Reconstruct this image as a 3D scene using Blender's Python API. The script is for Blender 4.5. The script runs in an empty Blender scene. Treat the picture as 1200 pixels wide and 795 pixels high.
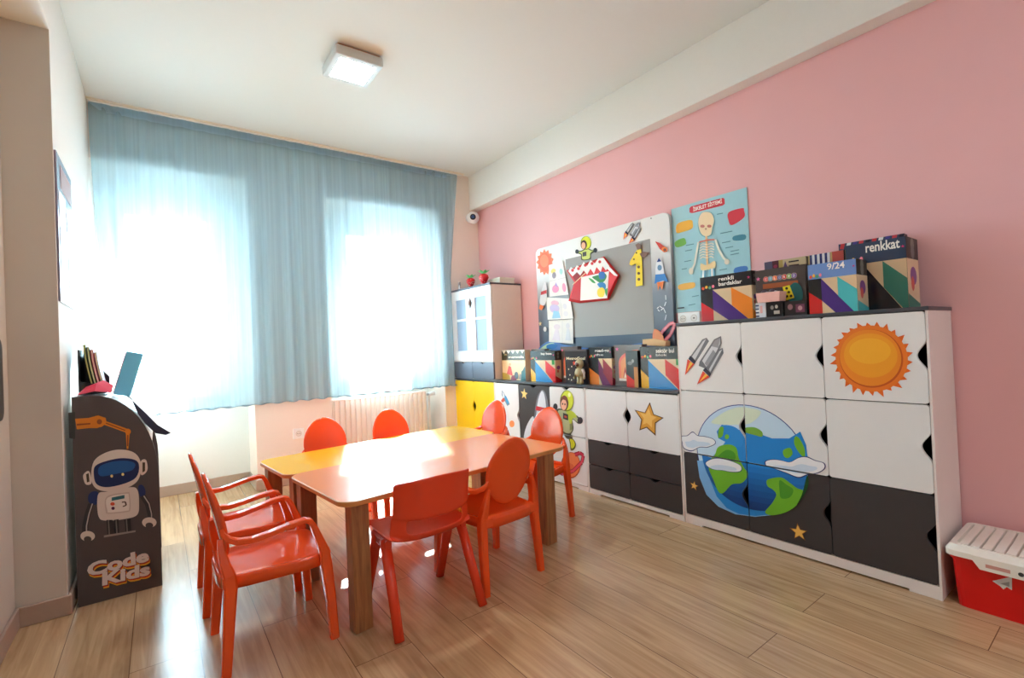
import bpy, math, random
from mathutils import Vector, Matrix
random.seed(7)
C = bpy.context.scene.collection
PI = math.pi
# ------------------------------------------------------------------ measured room (metres)
XP, XT, XL, YW, H = 2.633, 2.291, -0.320, 4.05, 2.70      # pink wall, cabinet fronts, left wall, window wall, ceiling
XA, YA, ZS = -0.47, 2.664, 2.385                           # alcove wall, alcove edge, soffit height
YN = 4.40                                                  # back of the window niches
CZ, FPX = 1.0135, 561.44
RV = Vector((0.80322727, -0.59409072, -0.04338385)); UV = Vector((0.02844974, -0.03448777, 0.9990001)); FV = Vector((0.59499291, 0.80365839, 0.01079979))

def at(u, v, ax, val):
    """the point of a real surface (the plane ax = val) that a measured spot of the photograph lies on"""
    d = FV + RV*((u-600)/FPX) - UV*((v-397.5)/FPX)
    c = Vector((0, 0, CZ)); i = 'xyz'.index(ax)
    return c + d*((val-c[i])/d[i])

# ------------------------------------------------------------------ materials
def lin(c):
    return tuple(((x/255)/12.92 if x/255 <= .04045 else ((x/255+.055)/1.055)**2.4) for x in c)
MATS = {}
def mat(name, rgb, rough=.5, spec=.5, metal=0, vary=.03, scale=40, bump=0, coat=0):
    if name in MATS: return MATS[name]
    m = bpy.data.materials.new(name); m.use_nodes = True
    nt = m.node_tree; b = nt.nodes['Principled BSDF']
    col = lin(rgb)
    b.inputs['Roughness'].default_value = rough
    b.inputs['Specular IOR Level'].default_value = spec
    b.inputs['Metallic'].default_value = metal
    b.inputs['Coat Weight'].default_value = coat
    tc = nt.nodes.new('ShaderNodeTexCoord'); n = nt.nodes.new('ShaderNodeTexNoise')
    n.inputs['Scale'].default_value = scale; n.inputs['Detail'].default_value = 3
    nt.links.new(tc.outputs['Object'], n.inputs['Vector'])
    r = nt.nodes.new('ShaderNodeValToRGB')
    r.color_ramp.elements[0].color = tuple(max(0, x*(1-vary)) for x in col)+(1,)
    r.color_ramp.elements[1].color = tuple(min(1, x*(1+vary)) for x in col)+(1,)
    nt.links.new(n.outputs['Fac'], r.inputs['Fac']); nt.links.new(r.outputs['Color'], b.inputs['Base Color'])
    if bump:
        bp = nt.nodes.new('ShaderNodeBump'); bp.inputs['Strength'].default_value = bump; bp.inputs['Distance'].default_value = .002
        nt.links.new(n.outputs['Fac'], bp.inputs['Height']); nt.links.new(bp.outputs['Normal'], b.inputs['Normal'])
    MATS[name] = m
    return m
def flatc(rgb, rough=.45):
    """plain printed colour"""
    k = 'ink_%d_%d_%d_%d' % (*rgb, rough*100)
    return mat(k, rgb, rough, .4, vary=.015)

M_wallwhite = mat('white wall paint', (232, 230, 224), .7, .3, vary=.015, scale=60, bump=.05)
M_wallpink = mat('pink wall paint', (236, 182, 183), .65, .3, vary=.02, scale=5, bump=.04)
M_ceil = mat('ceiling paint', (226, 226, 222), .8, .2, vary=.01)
M_alcove = mat('shade toned alcove white', (208, 201, 190), .7, .3, vary=.02, scale=8)  # white wall paint with the alcove's shade and warm cast put into its colour
M_warmwall = mat('warm white wall paint', (240, 228, 218), .7, .3, vary=.015)
M_base = mat('taupe baseboard', (176, 154, 138), .5, .4, vary=.05)
M_pvc = mat('white window plastic', (238, 240, 240), .35, .5)
M_orange = mat('orange moulded plastic', (238, 84, 28), .13, .55, vary=.02, scale=8)
M_red = mat('red orange moulded plastic', (226, 66, 32), .22, .5, vary=.02, scale=8)
M_cabwhite = mat('white cabinet board', (232, 231, 230), .38, .45, vary=.012)
M_cabside = mat('white cabinet side', (232, 224, 220), .42, .4, vary=.012)
M_cabdark = mat('anthracite cabinet board', (62, 58, 59), .42, .4, vary=.05)
M_slate = mat('slate worktop', (66, 68, 76), .35, .45, vary=.06)
M_hutchside = mat('cream cabinet side', (226, 214, 202), .45, .4)
M_yellow = mat('yellow cabinet board', (252, 208, 20), .35, .45)
M_tabyel = mat('yellow table laminate', (255, 186, 36), .2, .5, vary=.02)
M_tabora = mat('orange table laminate', (246, 144, 84), .2, .5, vary=.02)
M_edge = mat('beech table edge', (206, 140, 78), .45, .4)
M_black = mat('black plastic', (22, 22, 25), .4, .5)
M_steel = mat('brushed steel', (180, 180, 182), .3, .5, metal=1)
M_paper = mat('white paper', (240, 238, 234), .7, .2)
M_cratered = mat('red crate plastic', (214, 8, 10), .32, .5)
M_cratelid = mat('white crate lid', (238, 232, 222), .4, .4)
M_rad = mat('radiator enamel', (240, 228, 218), .35, .5)

def wood_floor():
    m = bpy.data.materials.new('oak laminate planks'); m.use_nodes = True
    nt = m.node_tree; L = nt.links; b = nt.nodes['Principled BSDF']; b.inputs['Specular IOR Level'].default_value = .8
    tc = nt.nodes.new('ShaderNodeTexCoord')
    mp = nt.nodes.new('ShaderNodeMapping'); mp.inputs['Rotation'].default_value = (0, 0, PI/2); mp.inputs['Location'].default_value = (.35, .104, 0)
    L.new(tc.outputs['Object'], mp.inputs['Vector'])
    br = nt.nodes.new('ShaderNodeTexBrick')
    br.offset = .37; br.offset_frequency = 2
    for k, v in (('Scale', 1), ('Mortar Size', .0014), ('Mortar Smooth', .1), ('Bias', 0), ('Brick Width', 1.22), ('Row Height', .195)):
        br.inputs[k].default_value = v
    br.inputs['Color1'].default_value = (0, 0, 0, 1); br.inputs['Color2'].default_value = (1, 1, 1, 1); br.inputs['Mortar'].default_value = (.5, .5, .5, 1)
    L.new(mp.outputs['Vector'], br.inputs['Vector'])
    # grain
    add = nt.nodes.new('ShaderNodeVectorMath'); add.operation = 'MULTIPLY_ADD'
    add.inputs[1].default_value = (0, 9, 5)
    L.new(br.outputs['Color'], add.inputs[0]); L.new(mp.outputs['Vector'], add.inputs[2])
    mg = nt.nodes.new('ShaderNodeMapping'); mg.inputs['Scale'].default_value = (2.6, 44, 1); L.new(add.outputs[0], mg.inputs['Vector'])
    n1 = nt.nodes.new('ShaderNodeTexNoise'); n1.inputs['Scale'].default_value = 1.0; n1.inputs['Detail'].default_value = 7; n1.inputs['Distortion'].default_value = .9
    L.new(mg.outputs['Vector'], n1.inputs['Vector'])
    mk = nt.nodes.new('ShaderNodeMapping'); mk.inputs['Scale'].default_value = (3.0, 9, 1); L.new(add.outputs[0], mk.inputs['Vector'])
    n2 = nt.nodes.new('ShaderNodeTexNoise'); n2.inputs['Scale'].default_value = .9; n2.inputs['Detail'].default_value = 4; L.new(mk.outputs['Vector'], n2.inputs['Vector'])
    r1 = nt.nodes.new('ShaderNodeValToRGB'); e = r1.color_ramp.elements
    e[0].position = .30; e[0].color = lin((174, 139, 102))+(1,); e[1].position = .66; e[1].color = lin((202, 170, 131))+(1,)
    L.new(n1.outputs['Fac'], r1.inputs['Fac'])
    r2 = nt.nodes.new('ShaderNodeValToRGB'); e = r2.color_ramp.elements
    e[0].position = .28; e[0].color = (.74, .70, .66, 1); e[1].position = .42; e[1].color = (1, 1, 1, 1)
    L.new(n2.outputs['Fac'], r2.inputs['Fac'])
    mx = nt.nodes.new('ShaderNodeMix'); mx.data_type = 'RGBA'; mx.blend_type = 'MULTIPLY'; mx.inputs[0].default_value = .8
    L.new(r1.outputs['Color'], mx.inputs[6]); L.new(r2.outputs['Color'], mx.inputs[7])
    r3 = nt.nodes.new('ShaderNodeValToRGB'); r3.color_ramp.elements[0].color = (.93, .93, .93, 1); r3.color_ramp.elements[1].color = (1.04, 1.03, 1.0, 1)
    L.new(br.outputs['Color'], r3.inputs['Fac'])
    m2 = nt.nodes.new('ShaderNodeMix'); m2.data_type = 'RGBA'; m2.blend_type = 'MULTIPLY'; m2.inputs[0].default_value = 1
    L.new(mx.outputs[2], m2.inputs[6]); L.new(r3.outputs['Color'], m2.inputs[7])
    m3 = nt.nodes.new('ShaderNodeMix'); m3.data_type = 'RGBA'; m3.inputs[7].default_value = lin((118, 90, 66))+(1,)
    L.new(br.outputs['Fac'], m3.inputs[0]); L.new(m2.outputs[2], m3.inputs[6])
    L.new(m3.outputs[2], b.inputs['Base Color'])
    rr = nt.nodes.new('ShaderNodeMapRange'); rr.inputs['To Min'].default_value = .17; rr.inputs['To Max'].default_value = .30
    L.new(n1.outputs['Fac'], rr.inputs['Value']); L.new(rr.outputs['Result'], b.inputs['Roughness'])
    bp = nt.nodes.new('ShaderNodeBump'); bp.inputs['Strength'].default_value = .12; bp.inputs['Distance'].default_value = .001
    L.new(n1.outputs['Fac'], bp.inputs['Height']); L.new(bp.outputs['Normal'], b.inputs['Normal'])
    return m
M_floor = wood_floor()

def wood(name, c0, c1, sc=(40, 40, 3)):
    m = bpy.data.materials.new(name); m.use_nodes = True
    nt = m.node_tree; L = nt.links; b = nt.nodes['Principled BSDF']; b.inputs['Roughness'].default_value = .4
    tc = nt.nodes.new('ShaderNodeTexCoord'); mp = nt.nodes.new('ShaderNodeMapping'); mp.inputs['Scale'].default_value = sc
    n = nt.nodes.new('ShaderNodeTexNoise'); n.inputs['Scale'].default_value = 1.4; n.inputs['Detail'].default_value = 5; n.inputs['Distortion'].default_value = 1.2
    r = nt.nodes.new('ShaderNodeValToRGB'); r.color_ramp.elements[0].position = .3; r.color_ramp.elements[1].position = .7
    r.color_ramp.elements[0].color = lin(c0)+(1,); r.color_ramp.elements[1].color = lin(c1)+(1,)
    L.new(tc.outputs['Object'], mp.inputs['Vector']); L.new(mp.outputs['Vector'], n.inputs['Vector'])
    L.new(n.outputs['Fac'], r.inputs['Fac']); L.new(r.outputs['Color'], b.inputs['Base Color'])
    return m
M_leg = wood('walnut table leg', (132, 84, 52), (178, 120, 74))

def sheer(name, rgb, transp, tint):
    m = bpy.data.materials.new(name); m.use_nodes = True
    nt = m.node_tree; L = nt.links; nt.nodes.remove(nt.nodes['Principled BSDF']); out = nt.nodes['Material Output']
    tr = nt.nodes.new('ShaderNodeBsdfTransparent'); tr.inputs['Color'].default_value = lin(tint)+(1,)
    tl = nt.nodes.new('ShaderNodeBsdfTranslucent'); tl.inputs['Color'].default_value = lin(rgb)+(1,)
    df = nt.nodes.new('ShaderNodeBsdfDiffuse'); df.inputs['Color'].default_value = lin(rgb)+(1,)
    a = nt.nodes.new('ShaderNodeMixShader'); a.inputs[0].default_value = .46
    L.new(df.outputs[0], a.inputs[1]); L.new(tl.outputs[0], a.inputs[2])
    c = nt.nodes.new('ShaderNodeMixShader'); c.inputs[0].default_value = transp
    # fine vertical weave
    tc = nt.nodes.new('ShaderNodeTexCoord'); mp = nt.nodes.new('ShaderNodeMapping'); mp.inputs['Scale'].default_value = (90, 1, 1.2)
    n = nt.nodes.new('ShaderNodeTexNoise'); n.inputs['Scale'].default_value = .5; n.inputs['Detail'].default_value = 5
    mr = nt.nodes.new('ShaderNodeMapRange'); mr.inputs['To Min'].default_value = transp-.16; mr.inputs['To Max'].default_value = transp+.16
    L.new(tc.outputs['Object'], mp.inputs['Vector']); L.new(mp.outputs['Vector'], n.inputs['Vector']); L.new(n.outputs['Fac'], mr.inputs['Value']); L.new(mr.outputs['Result'], c.inputs[0])
    L.new(a.outputs[0], c.inputs[1]); L.new(tr.outputs[0], c.inputs[2]); L.new(c.outputs[0], out.inputs['Surface'])
    return m
M_curtain = sheer('sheer blue voile', (188, 217, 230), .42, (208, 233, 246))
M_header = sheer('curtain heading tape', (172, 202, 220), .10, (200, 225, 240))

def glass():
    m = bpy.data.materials.new('clear window glass'); m.use_nodes = True
    nt = m.node_tree; L = nt.links; nt.nodes.remove(nt.nodes['Principled BSDF']); out = nt.nodes['Material Output']
    tr = nt.nodes.new('ShaderNodeBsdfTransparent'); tr.inputs['Color'].default_value = (.95, .97, .97, 1)
    gl = nt.nodes.new('ShaderNodeBsdfGlossy'); gl.inputs['Roughness'].default_value = .02
    fr = nt.nodes.new('ShaderNodeFresnel'); fr.inputs['IOR'].default_value = 1.45
    c = nt.nodes.new('ShaderNodeMixShader'); L.new(fr.outputs[0], c.inputs[0]); L.new(tr.outputs[0], c.inputs[1]); L.new(gl.outputs[0], c.inputs[2])
    L.new(c.outputs[0], out.inputs['Surface'])
    return m
M_glass = glass()
def emit(name, rgb, s):
    m = bpy.data.materials.new(name); m.use_nodes = True; b = m.node_tree.nodes['Principled BSDF']
    b.inputs['Base Color'].default_value = lin(rgb)+(1,); b.inputs['Emission Color'].default_value = lin(rgb)+(1,); b.inputs['Emission Strength'].default_value = s
    return m
M_lamp = emit('lamp diffuser', (242, 246, 255), 34)

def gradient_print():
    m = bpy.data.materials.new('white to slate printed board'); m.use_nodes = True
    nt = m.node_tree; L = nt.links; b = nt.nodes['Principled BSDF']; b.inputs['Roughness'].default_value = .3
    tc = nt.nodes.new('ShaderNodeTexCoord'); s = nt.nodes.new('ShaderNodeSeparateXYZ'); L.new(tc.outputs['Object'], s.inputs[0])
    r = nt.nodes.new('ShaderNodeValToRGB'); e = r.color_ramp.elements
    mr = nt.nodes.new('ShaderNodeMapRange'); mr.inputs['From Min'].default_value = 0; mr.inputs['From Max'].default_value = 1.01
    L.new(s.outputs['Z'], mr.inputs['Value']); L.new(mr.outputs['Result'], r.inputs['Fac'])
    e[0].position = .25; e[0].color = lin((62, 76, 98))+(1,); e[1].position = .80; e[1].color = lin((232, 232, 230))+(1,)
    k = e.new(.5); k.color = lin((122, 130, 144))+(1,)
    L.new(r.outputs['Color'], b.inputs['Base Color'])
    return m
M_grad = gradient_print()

# ------------------------------------------------------------------ mesh builder
class MB:
    def __init__(s): s.v = []; s.f = []; s.mi = []; s.m = []; s.sm = []
    def slot(s, m):
        if m not in s.m: s.m.append(m)
        return s.m.index(m)
    def add(s, vs, fs, m, smooth=False):
        o = len(s.v); s.v += [Vector(p) for p in vs]; k = s.slot(m)
        for f in fs: s.f.append([i+o for i in f]); s.mi.append(k); s.sm.append(smooth)
        return s
    def box(s, x0, x1, y0, y1, z0, z1, m):
        v = [(x, y, z) for x in (x0, x1) for y in (y0, y1) for z in (z0, z1)]
        return s.add(v, [(0, 1, 3, 2), (4, 6, 7, 5), (0, 4, 5, 1), (2, 3, 7, 6), (0, 2, 6, 4), (1, 5, 7, 3)], m)
    def obox(s, c, ax, ay, az, m):
        c, ax, ay, az = map(Vector, (c, ax, ay, az))
        v = [c+ax*i+ay*j+az*k for i in (-.5, .5) for j in (-.5, .5) for k in (-.5, .5)]
        return s.add(v, [(0, 1, 3, 2), (4, 6, 7, 5), (0, 4, 5, 1), (2, 3, 7, 6), (0, 2, 6, 4), (1, 5, 7, 3)], m)
    def prism(s, pts, d, m, mside=None):
        d = Vector(d); pts = [Vector(p) for p in pts]; n = len(pts)
        s.add(pts, [list(range(n))], m); s.add([p+d for p in pts], [list(range(n))[::-1]], m)
        s.add(pts+[p+d for p in pts], [(i, i+n, (i+1) % n+n, (i+1) % n) for i in range(n)], mside or m)
        return s
    def loft(s, secs, m, smooth=False, cap=True, close=False):
        n = len(secs[0]); o = [p for q in secs for p in q]; f = []
        R = len(secs)
        for i in range(R if close else R-1):
            for j in range(n):
                a = i*n+j; b = i*n+(j+1) % n; c = ((i+1) % R)*n+(j+1) % n; d = ((i+1) % R)*n+j
                f.append((a, b, c, d))
        if cap and not close: f += [list(range(n))[::-1], [(R-1)*n+j for j in range(n)]]
        return s.add(o, f, m, smooth)
    def tube(s, path, rad, m, n=12, smooth=True, flat=1.0, up=(0, 0, 1), close=False):
        path = [Vector(p) for p in path]; secs = []
        if not hasattr(rad, '__len__'): rad = [rad]*len(path)
        for i, p in enumerate(path):
            a = path[i-1] if (i > 0 or close) else p; b = path[(i+1) % len(path)] if (i < len(path)-1 or close) else p
            t = (b-a).normalized(); u = Vector(up)
            if abs(t.dot(u)) > .95: u = Vector((1, 0, 0))
            x = t.cross(u).normalized(); y = x.cross(t)
            secs.append([p+x*rad[i]*math.cos(2*PI*k/n)+y*rad[i]*flat*math.sin(2*PI*k/n) for k in range(n)])
        return s.loft(secs, m, smooth, close=close)
    def bar(s, path, w, h, m, side=(0, 1, 0), ch=.25):
        """chamfered rectangular bar along a path; w along side, h across"""
        path = [Vector(p) for p in path]; secs = []; side = Vector(side)
        if not hasattr(w, '__len__'): w = [w]*len(path)
        if not hasattr(h, '__len__'): h = [h]*len(path)
        for i, p in enumerate(path):
            a = path[max(0, i-1)]; b = path[min(len(path)-1, i+1)]
            t = (b-a).normalized(); x = (side-t*side.dot(t)).normalized(); y = t.cross(x)
            W = w[i]/2; Hh = h[i]/2; q = min(W, Hh)*2*ch
            secs.append([p+x*i1+y*j1 for i1, j1 in ((W, Hh-q), (W-q, Hh), (q-W, Hh), (-W, Hh-q), (-W, q-Hh), (q-W, -Hh), (W-q, -Hh), (W, q-Hh))])
        return s.loft(secs, m)
    def ball(s, c, r, m, n=16, k=10):
        if not hasattr(r, '__len__'): r = (r, r, r)
        c = Vector(c); v = [c+Vector((0, 0, r[2]))]
        for i in range(1, k):
            t = PI*i/k
            v += [c+Vector((r[0]*math.sin(t)*math.cos(2*PI*j/n), r[1]*math.sin(t)*math.sin(2*PI*j/n), r[2]*math.cos(t))) for j in range(n)]
        v.append(c-Vector((0, 0, r[2]))); f = [(0, 1+j, 1+(j+1) % n) for j in range(n)]
        for i in range(k-2):
            for j in range(n): f.append((1+i*n+j, 1+(i+1)*n+j, 1+(i+1)*n+(j+1) % n, 1+i*n+(j+1) % n))
        e = len(v)-1; o = 1+(k-2)*n; f += [(o+j, e, o+(j+1) % n) for j in range(n)]
        return s.add(v, f, m, True)
    def build(s, name, parent=None, loc=None, bevel=0, sub=0, world=None, autosmooth=False):
        """verts are given relative to `world` (the thing's base) already, or in world space when world is passed"""
        me = bpy.data.meshes.new(name)
        off = Vector(world) if world is not None else Vector((0, 0, 0))
        me.from_pydata([v-off for v in s.v], [], s.f); me.update()
        for m in s.m: me.materials.append(m)
        for p, k, sm in zip(me.polygons, s.mi, s.sm): p.material_index = k; p.use_smooth = sm
        o = bpy.data.objects.new(name, me); C.objects.link(o)
        if parent is not None: o.parent = parent
        elif loc is not None: o.location = loc
        elif world is not None: o.location = world
        if bevel:
            b = o.modifiers.new('edge', 'BEVEL'); b.width = bevel; b.segments = 2; b.limit_method = 'ANGLE'; b.angle_limit = math.radians(50)
        if sub:
            d = o.modifiers.new('smooth', 'SUBSURF'); d.levels = d.render_levels = sub
        return o

def thing(name, label, cat, loc=(0, 0, 0), rz=0, group=None):
    o = bpy.data.objects.new(name, None); C.objects.link(o); o.empty_display_size = .1
    o.location = loc; o.rotation_euler = (0, 0, rz); return tag(o, label, cat, group)
def tag(o, label, cat, group=None):
    o['label'] = label; o['category'] = cat
    if group: o['group'] = group
    return o
def struct(o): o['kind'] = 'structure'; return o
def dup(root, loc, rz, label):
    r = root.copy(); C.objects.link(r); r.location = loc; r.rotation_euler = (0, 0, rz); r['label'] = label
    for ch in list(root.children):
        c = ch.copy(); C.objects.link(c); c.parent = r
        for g in ch.children:
            d = g.copy(); C.objects.link(d); d.parent = c
    return r

# text outlines as meshes
_dg = None
def glyphs(s, bold=.012):
    cu = bpy.data.curves.new('t', 'FONT'); cu.body = s; cu.size = 1; cu.offset = bold; cu.resolution_u = 3
    o = bpy.data.objects.new('t', cu); C.objects.link(o)
    bpy.context.view_layer.update()
    me = o.evaluated_get(bpy.context.evaluated_depsgraph_get()).to_mesh()
    v = [(p.co.x, p.co.y) for p in me.vertices]; f = [list(p.vertices) for p in me.polygons]
    bpy.data.objects.remove(o); bpy.data.curves.remove(cu)
    return v, f

def clip_poly(pts, r):
    a0, a1, b0, b1 = r
    for ax, lim, sg in ((0, a0, 1), (0, a1, -1), (1, b0, 1), (1, b1, -1)):
        out = []
        for i in range(len(pts)):
            p, q = pts[i-1], pts[i]; pi = (p[ax]-lim)*sg >= 0; qi = (q[ax]-lim)*sg >= 0
            if pi != qi:
                t = (lim-p[ax])/(q[ax]-p[ax]); out.append((p[0]+t*(q[0]-p[0]), p[1]+t*(q[1]-p[1])))
            if qi: out.append(q)
        pts = out
        if not pts: return []
    return pts
class Face:
    """flat printing on one real surface: a runs to the right, b upwards, each new print lies a hair above the last"""
    def __init__(s, mb, o, x, y, lift=.0004, clip=None, rough=.45):
        s.rough = rough; s.mb = mb; s.o = Vector(o); s.x = Vector(x).normalized(); s.y = Vector(y).normalized(); s.n = s.x.cross(s.y); s.k = 0; s.lift = lift; s.clip = clip
    def P(s, a, b): return s.o+s.x*a+s.y*b+s.n*(s.lift+s.k*.00022)
    def px(s, u, v):
        d = FV+RV*((u-600)/FPX)-UV*((v-397.5)/FPX); c = Vector((0, 0, CZ))
        p = c+d*((s.o-c).dot(s.n)/d.dot(s.n)); q = p-s.o
        return (q.dot(s.x), q.dot(s.y))
    def poly(s, pts, col):
        if s.clip: pts = clip_poly(list(pts), s.clip)
        if len(pts) < 3: return s
        s.k += 1
        ar = sum(pts[i-1][0]*pts[i][1]-pts[i][0]*pts[i-1][1] for i in range(len(pts)))
        if ar < 0: pts = list(pts)[::-1]
        s.mb.add([s.P(*p) for p in pts], [list(range(len(pts)))], flatc(col, s.rough) if isinstance(col, tuple) else col); return s
    def pp(s, pts, col): return s.poly([s.px(*p) for p in pts], col)
    def smooth(s, pts, col, n=5):
        """closed rounded outline through measured points"""
        P = [s.px(*p) for p in pts]; N = len(P); out = []
        for i in range(N):
            p0, p1, p2, p3 = P[i-1], P[i], P[(i+1) % N], P[(i+2) % N]
            for j in range(n):
                t = j/n
                out.append(tuple(.5*(2*p1[k]+(p2[k]-p0[k])*t+(2*p0[k]-5*p1[k]+4*p2[k]-p3[k])*t*t+(3*p1[k]-p0[k]-3*p2[k]+p3[k])*t**3) for k in (0, 1)))
        return s.poly(out, col)
    def rect(s, a0, a1, b0, b1, col): return s.poly([(a0, b0), (a1, b0), (a1, b1), (a0, b1)], col)
    def ell(s, ca, cb, ra, rb, col, rot=0, n=32):
        c, q = math.cos(rot), math.sin(rot)
        return s.poly([(ca+ra*math.cos(t)*c-rb*math.sin(t)*q, cb+ra*math.cos(t)*q+rb*math.sin(t)*c) for t in [2*PI*i/n for i in range(n)]], col)
    def pell(s, u, v, ru, rv, col, rot=0, n=24):
        return s.pp([(u+ru*math.cos(t)*math.cos(rot)-rv*math.sin(t)*math.sin(rot), v+ru*math.cos(t)*math.sin(rot)+rv*math.sin(t)*math.cos(rot)) for t in [2*PI*i/n for i in range(n)]], col)
    def line(s, pts, w, col):
        for p, q in zip(pts, pts[1:]):
            d = Vector((q[0]-p[0], q[1]-p[1])); L = d.length
            if L < 1e-6: continue
            n = Vector((-d.y, d.x))/L*w/2
            s.poly([(p[0]+n.x, p[1]+n.y), (p[0]-n.x, p[1]-n.y), (q[0]-n.x, q[1]-n.y), (q[0]+n.x, q[1]+n.y)], col); s.k -= 1
        s.k += 1; return s
    def pline(s, pts, w, col): return s.line([s.px(*p) for p in pts], w, col)
    def star(s, ca, cb, r, col, rot=0, k=.42):
        return s.poly([(ca+(r if i % 2 == 0 else r*k)*math.sin(rot+PI*i/5), cb+(r if i % 2 == 0 else r*k)*math.cos(rot+PI*i/5)) for i in range(10)], col)
    def text(s, t, a0, b0, w, h, col, rot=0, bold=.02):
        v, f = glyphs(t, bold)
        if not v: return s
        x0 = min(p[0] for p in v); x1 = max(p[0] for p in v); y0 = min(p[1] for p in v); y1 = max(p[1] for p in v)
        s.k += 1; c, q = math.cos(rot), math.sin(rot); out = []
        for p in v:
            a = (p[0]-x0)/(x1-x0)*w; b = (p[1]-y0)/(y1-y0)*h
            out.append(s.P(a0+a*c-b*q, b0+a*q+b*c))
        s.mb.add(out, f, flatc(col, s.rough) if isinstance(col, tuple) else col); return s
def wallface(mb, x, clip=None, lift=.0004): return Face(mb, (x, 0, 0), (0, -1, 0), (0, 0, 1), lift, clip)     # a = -y, b = z

# ------------------------------------------------------------------ the room
m = MB(); m.box(-.55, XP+.1, -1.7, 4.75, -.06, 0, M_floor); struct(m.build('floor'))
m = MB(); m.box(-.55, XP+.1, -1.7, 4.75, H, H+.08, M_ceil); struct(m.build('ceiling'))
m = MB(); m.box(XP, XP+.1, -1.7, 4.75, 0, H, M_wallpink); struct(m.build('wall_right'))
m = MB(); m.box(XP-.093, XP, -1.7, YW, 2.36, H, M_wallwhite); struct(m.build('beam', bevel=.004))
m = MB(); m.box(-.62, XL, YA, 4.75, 0, H, M_wallwhite); m.box(-.62, XL, -1.7, YA, ZS, H, M_wallwhite); struct(m.build('wall_left', bevel=.004))
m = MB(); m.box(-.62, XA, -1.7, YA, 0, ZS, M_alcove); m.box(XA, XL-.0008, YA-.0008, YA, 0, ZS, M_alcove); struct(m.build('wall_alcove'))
m = MB(); m.box(-.6, XP+.1, -1.8, -1.7, 0, H, M_wallwhite); struct(m.build('wall_front'))
# window wall: lintel, piers and the walls at the back of the two niches
NI = ((XL, .575, 2.333), (1.135, 2.185, 2.295))            # niche x0, x1, lintel height
WIN = ((-.165, .335, .80, 2.075), (1.425, 2.02, .80, 2.085))   # clear glass in each niche
m = MB()
m.box(NI[0][1], NI[1][0], YW, 4.75, 0, H, M_warmwall); m.box(NI[1][1], XP, YW, 4.75, 0, H, M_warmwall)
for (x0, x1, zt), (g0, g1, h0, h1) in zip(NI, WIN):
    m.box(x0, x1, YW, 4.75, zt, H, M_warmwall)
    f = .055
    m.box(x0, g0-f, YN, 4.75, 0, zt, M_wallwhite); m.box(g1+f, x1, YN, 4.75, 0, zt, M_wallwhite)
    m.box(g0-f, g1+f, YN, 4.75, 0, h0-f, M_wallwhite); m.box(g0-f, g1+f, YN, 4.75, h1+f, zt, M_wallwhite)
struct(m.build('wall_window'))
for i, (g0, g1, h0, h1) in enumerate(WIN):
    f = .055; y0, y1 = YN+.02, YN+.085
    m = MB(); m.box(g0-f, g0, y0, y1, h0-f, h1+f, M_pvc); m.box(g1, g1+f, y0, y1, h0-f, h1+f, M_pvc)
    m.box(g0, g1, y0, y1, h0-f, h0, M_pvc); m.box(g0, g1, y0, y1, h1, h1+f, M_pvc)
    w = struct(m.build('window_%d' % (i+1), bevel=.006))
    m = MB(); m.box(g0, g1, y0+.03, y0+.036, h0, h1, M_glass); m.build('pane', w)
    m = MB(); m.box(g1+.012, g1+.036, y0-.012, y0, 1.3, 1.37, M_pvc); m.tube([(g1+.024, y0-.006, 1.335), (g1+.024, y0-.045, 1.335), (g1+.024, y0-.045, 1.22)], .009, M_pvc); m.build('handle', w)
    m = MB(); m.box(g0-f-.03, g1+f+.03, YN-.10, YN+.02, h0-f-.03, h0-f, M_pvc); struct(m.build('window_sill_%d' % (i+1), bevel=.006))
# baseboards
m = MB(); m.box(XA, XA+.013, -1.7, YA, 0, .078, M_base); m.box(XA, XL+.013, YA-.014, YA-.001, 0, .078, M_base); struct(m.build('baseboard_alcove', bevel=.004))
m = MB(); m.box(XL, XL+.013, YA, YN, 0, .078, M_base); struct(m.build('baseboard_left', bevel=.004))
m = MB()
m.box(XL, NI[0][1], YN-.013, YN, 0, .078, M_base); m.box(NI[0][1]-.013, NI[0][1], YW, YN, 0, .078, M_base)
m.box(NI[0][1]-.013, NI[1][0]+.013, YW-.013, YW, 0, .078, M_base); m.box(NI[1][0], NI[1][1], YN-.013, YN, 0, .078, M_base); struct(m.build('baseboard_window', bevel=.004))
m = MB(); m.box(XP-.013, XP, -1.7, .5, 0, .078, M_base); struct(m.build('baseboard_right', bevel=.004))

# dark rounded panel at the very edge of the view
m = MB(); z0, z1, y1 = .815, 1.115, 2.562; pts = []
for cy, cz, a0 in ((y1-.04, z1-.04, 0), (2.36, z1-.04, 90), (2.36, z0+.04, 180), (y1-.04, z0+.04, 270)):
    pts += [(XA, cy+.04*math.cos(math.radians(a0+t)), cz+.04*math.sin(math.radians(a0+t))) for t in (0, 22, 45, 67, 90)]
m.prism(pts, (.006, 0, 0), M_black)
tag(m.build('wall_panel', bevel=.002, world=(XA, 2.46, .95)), 'dark rounded panel on the alcove wall', 'panel')

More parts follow.
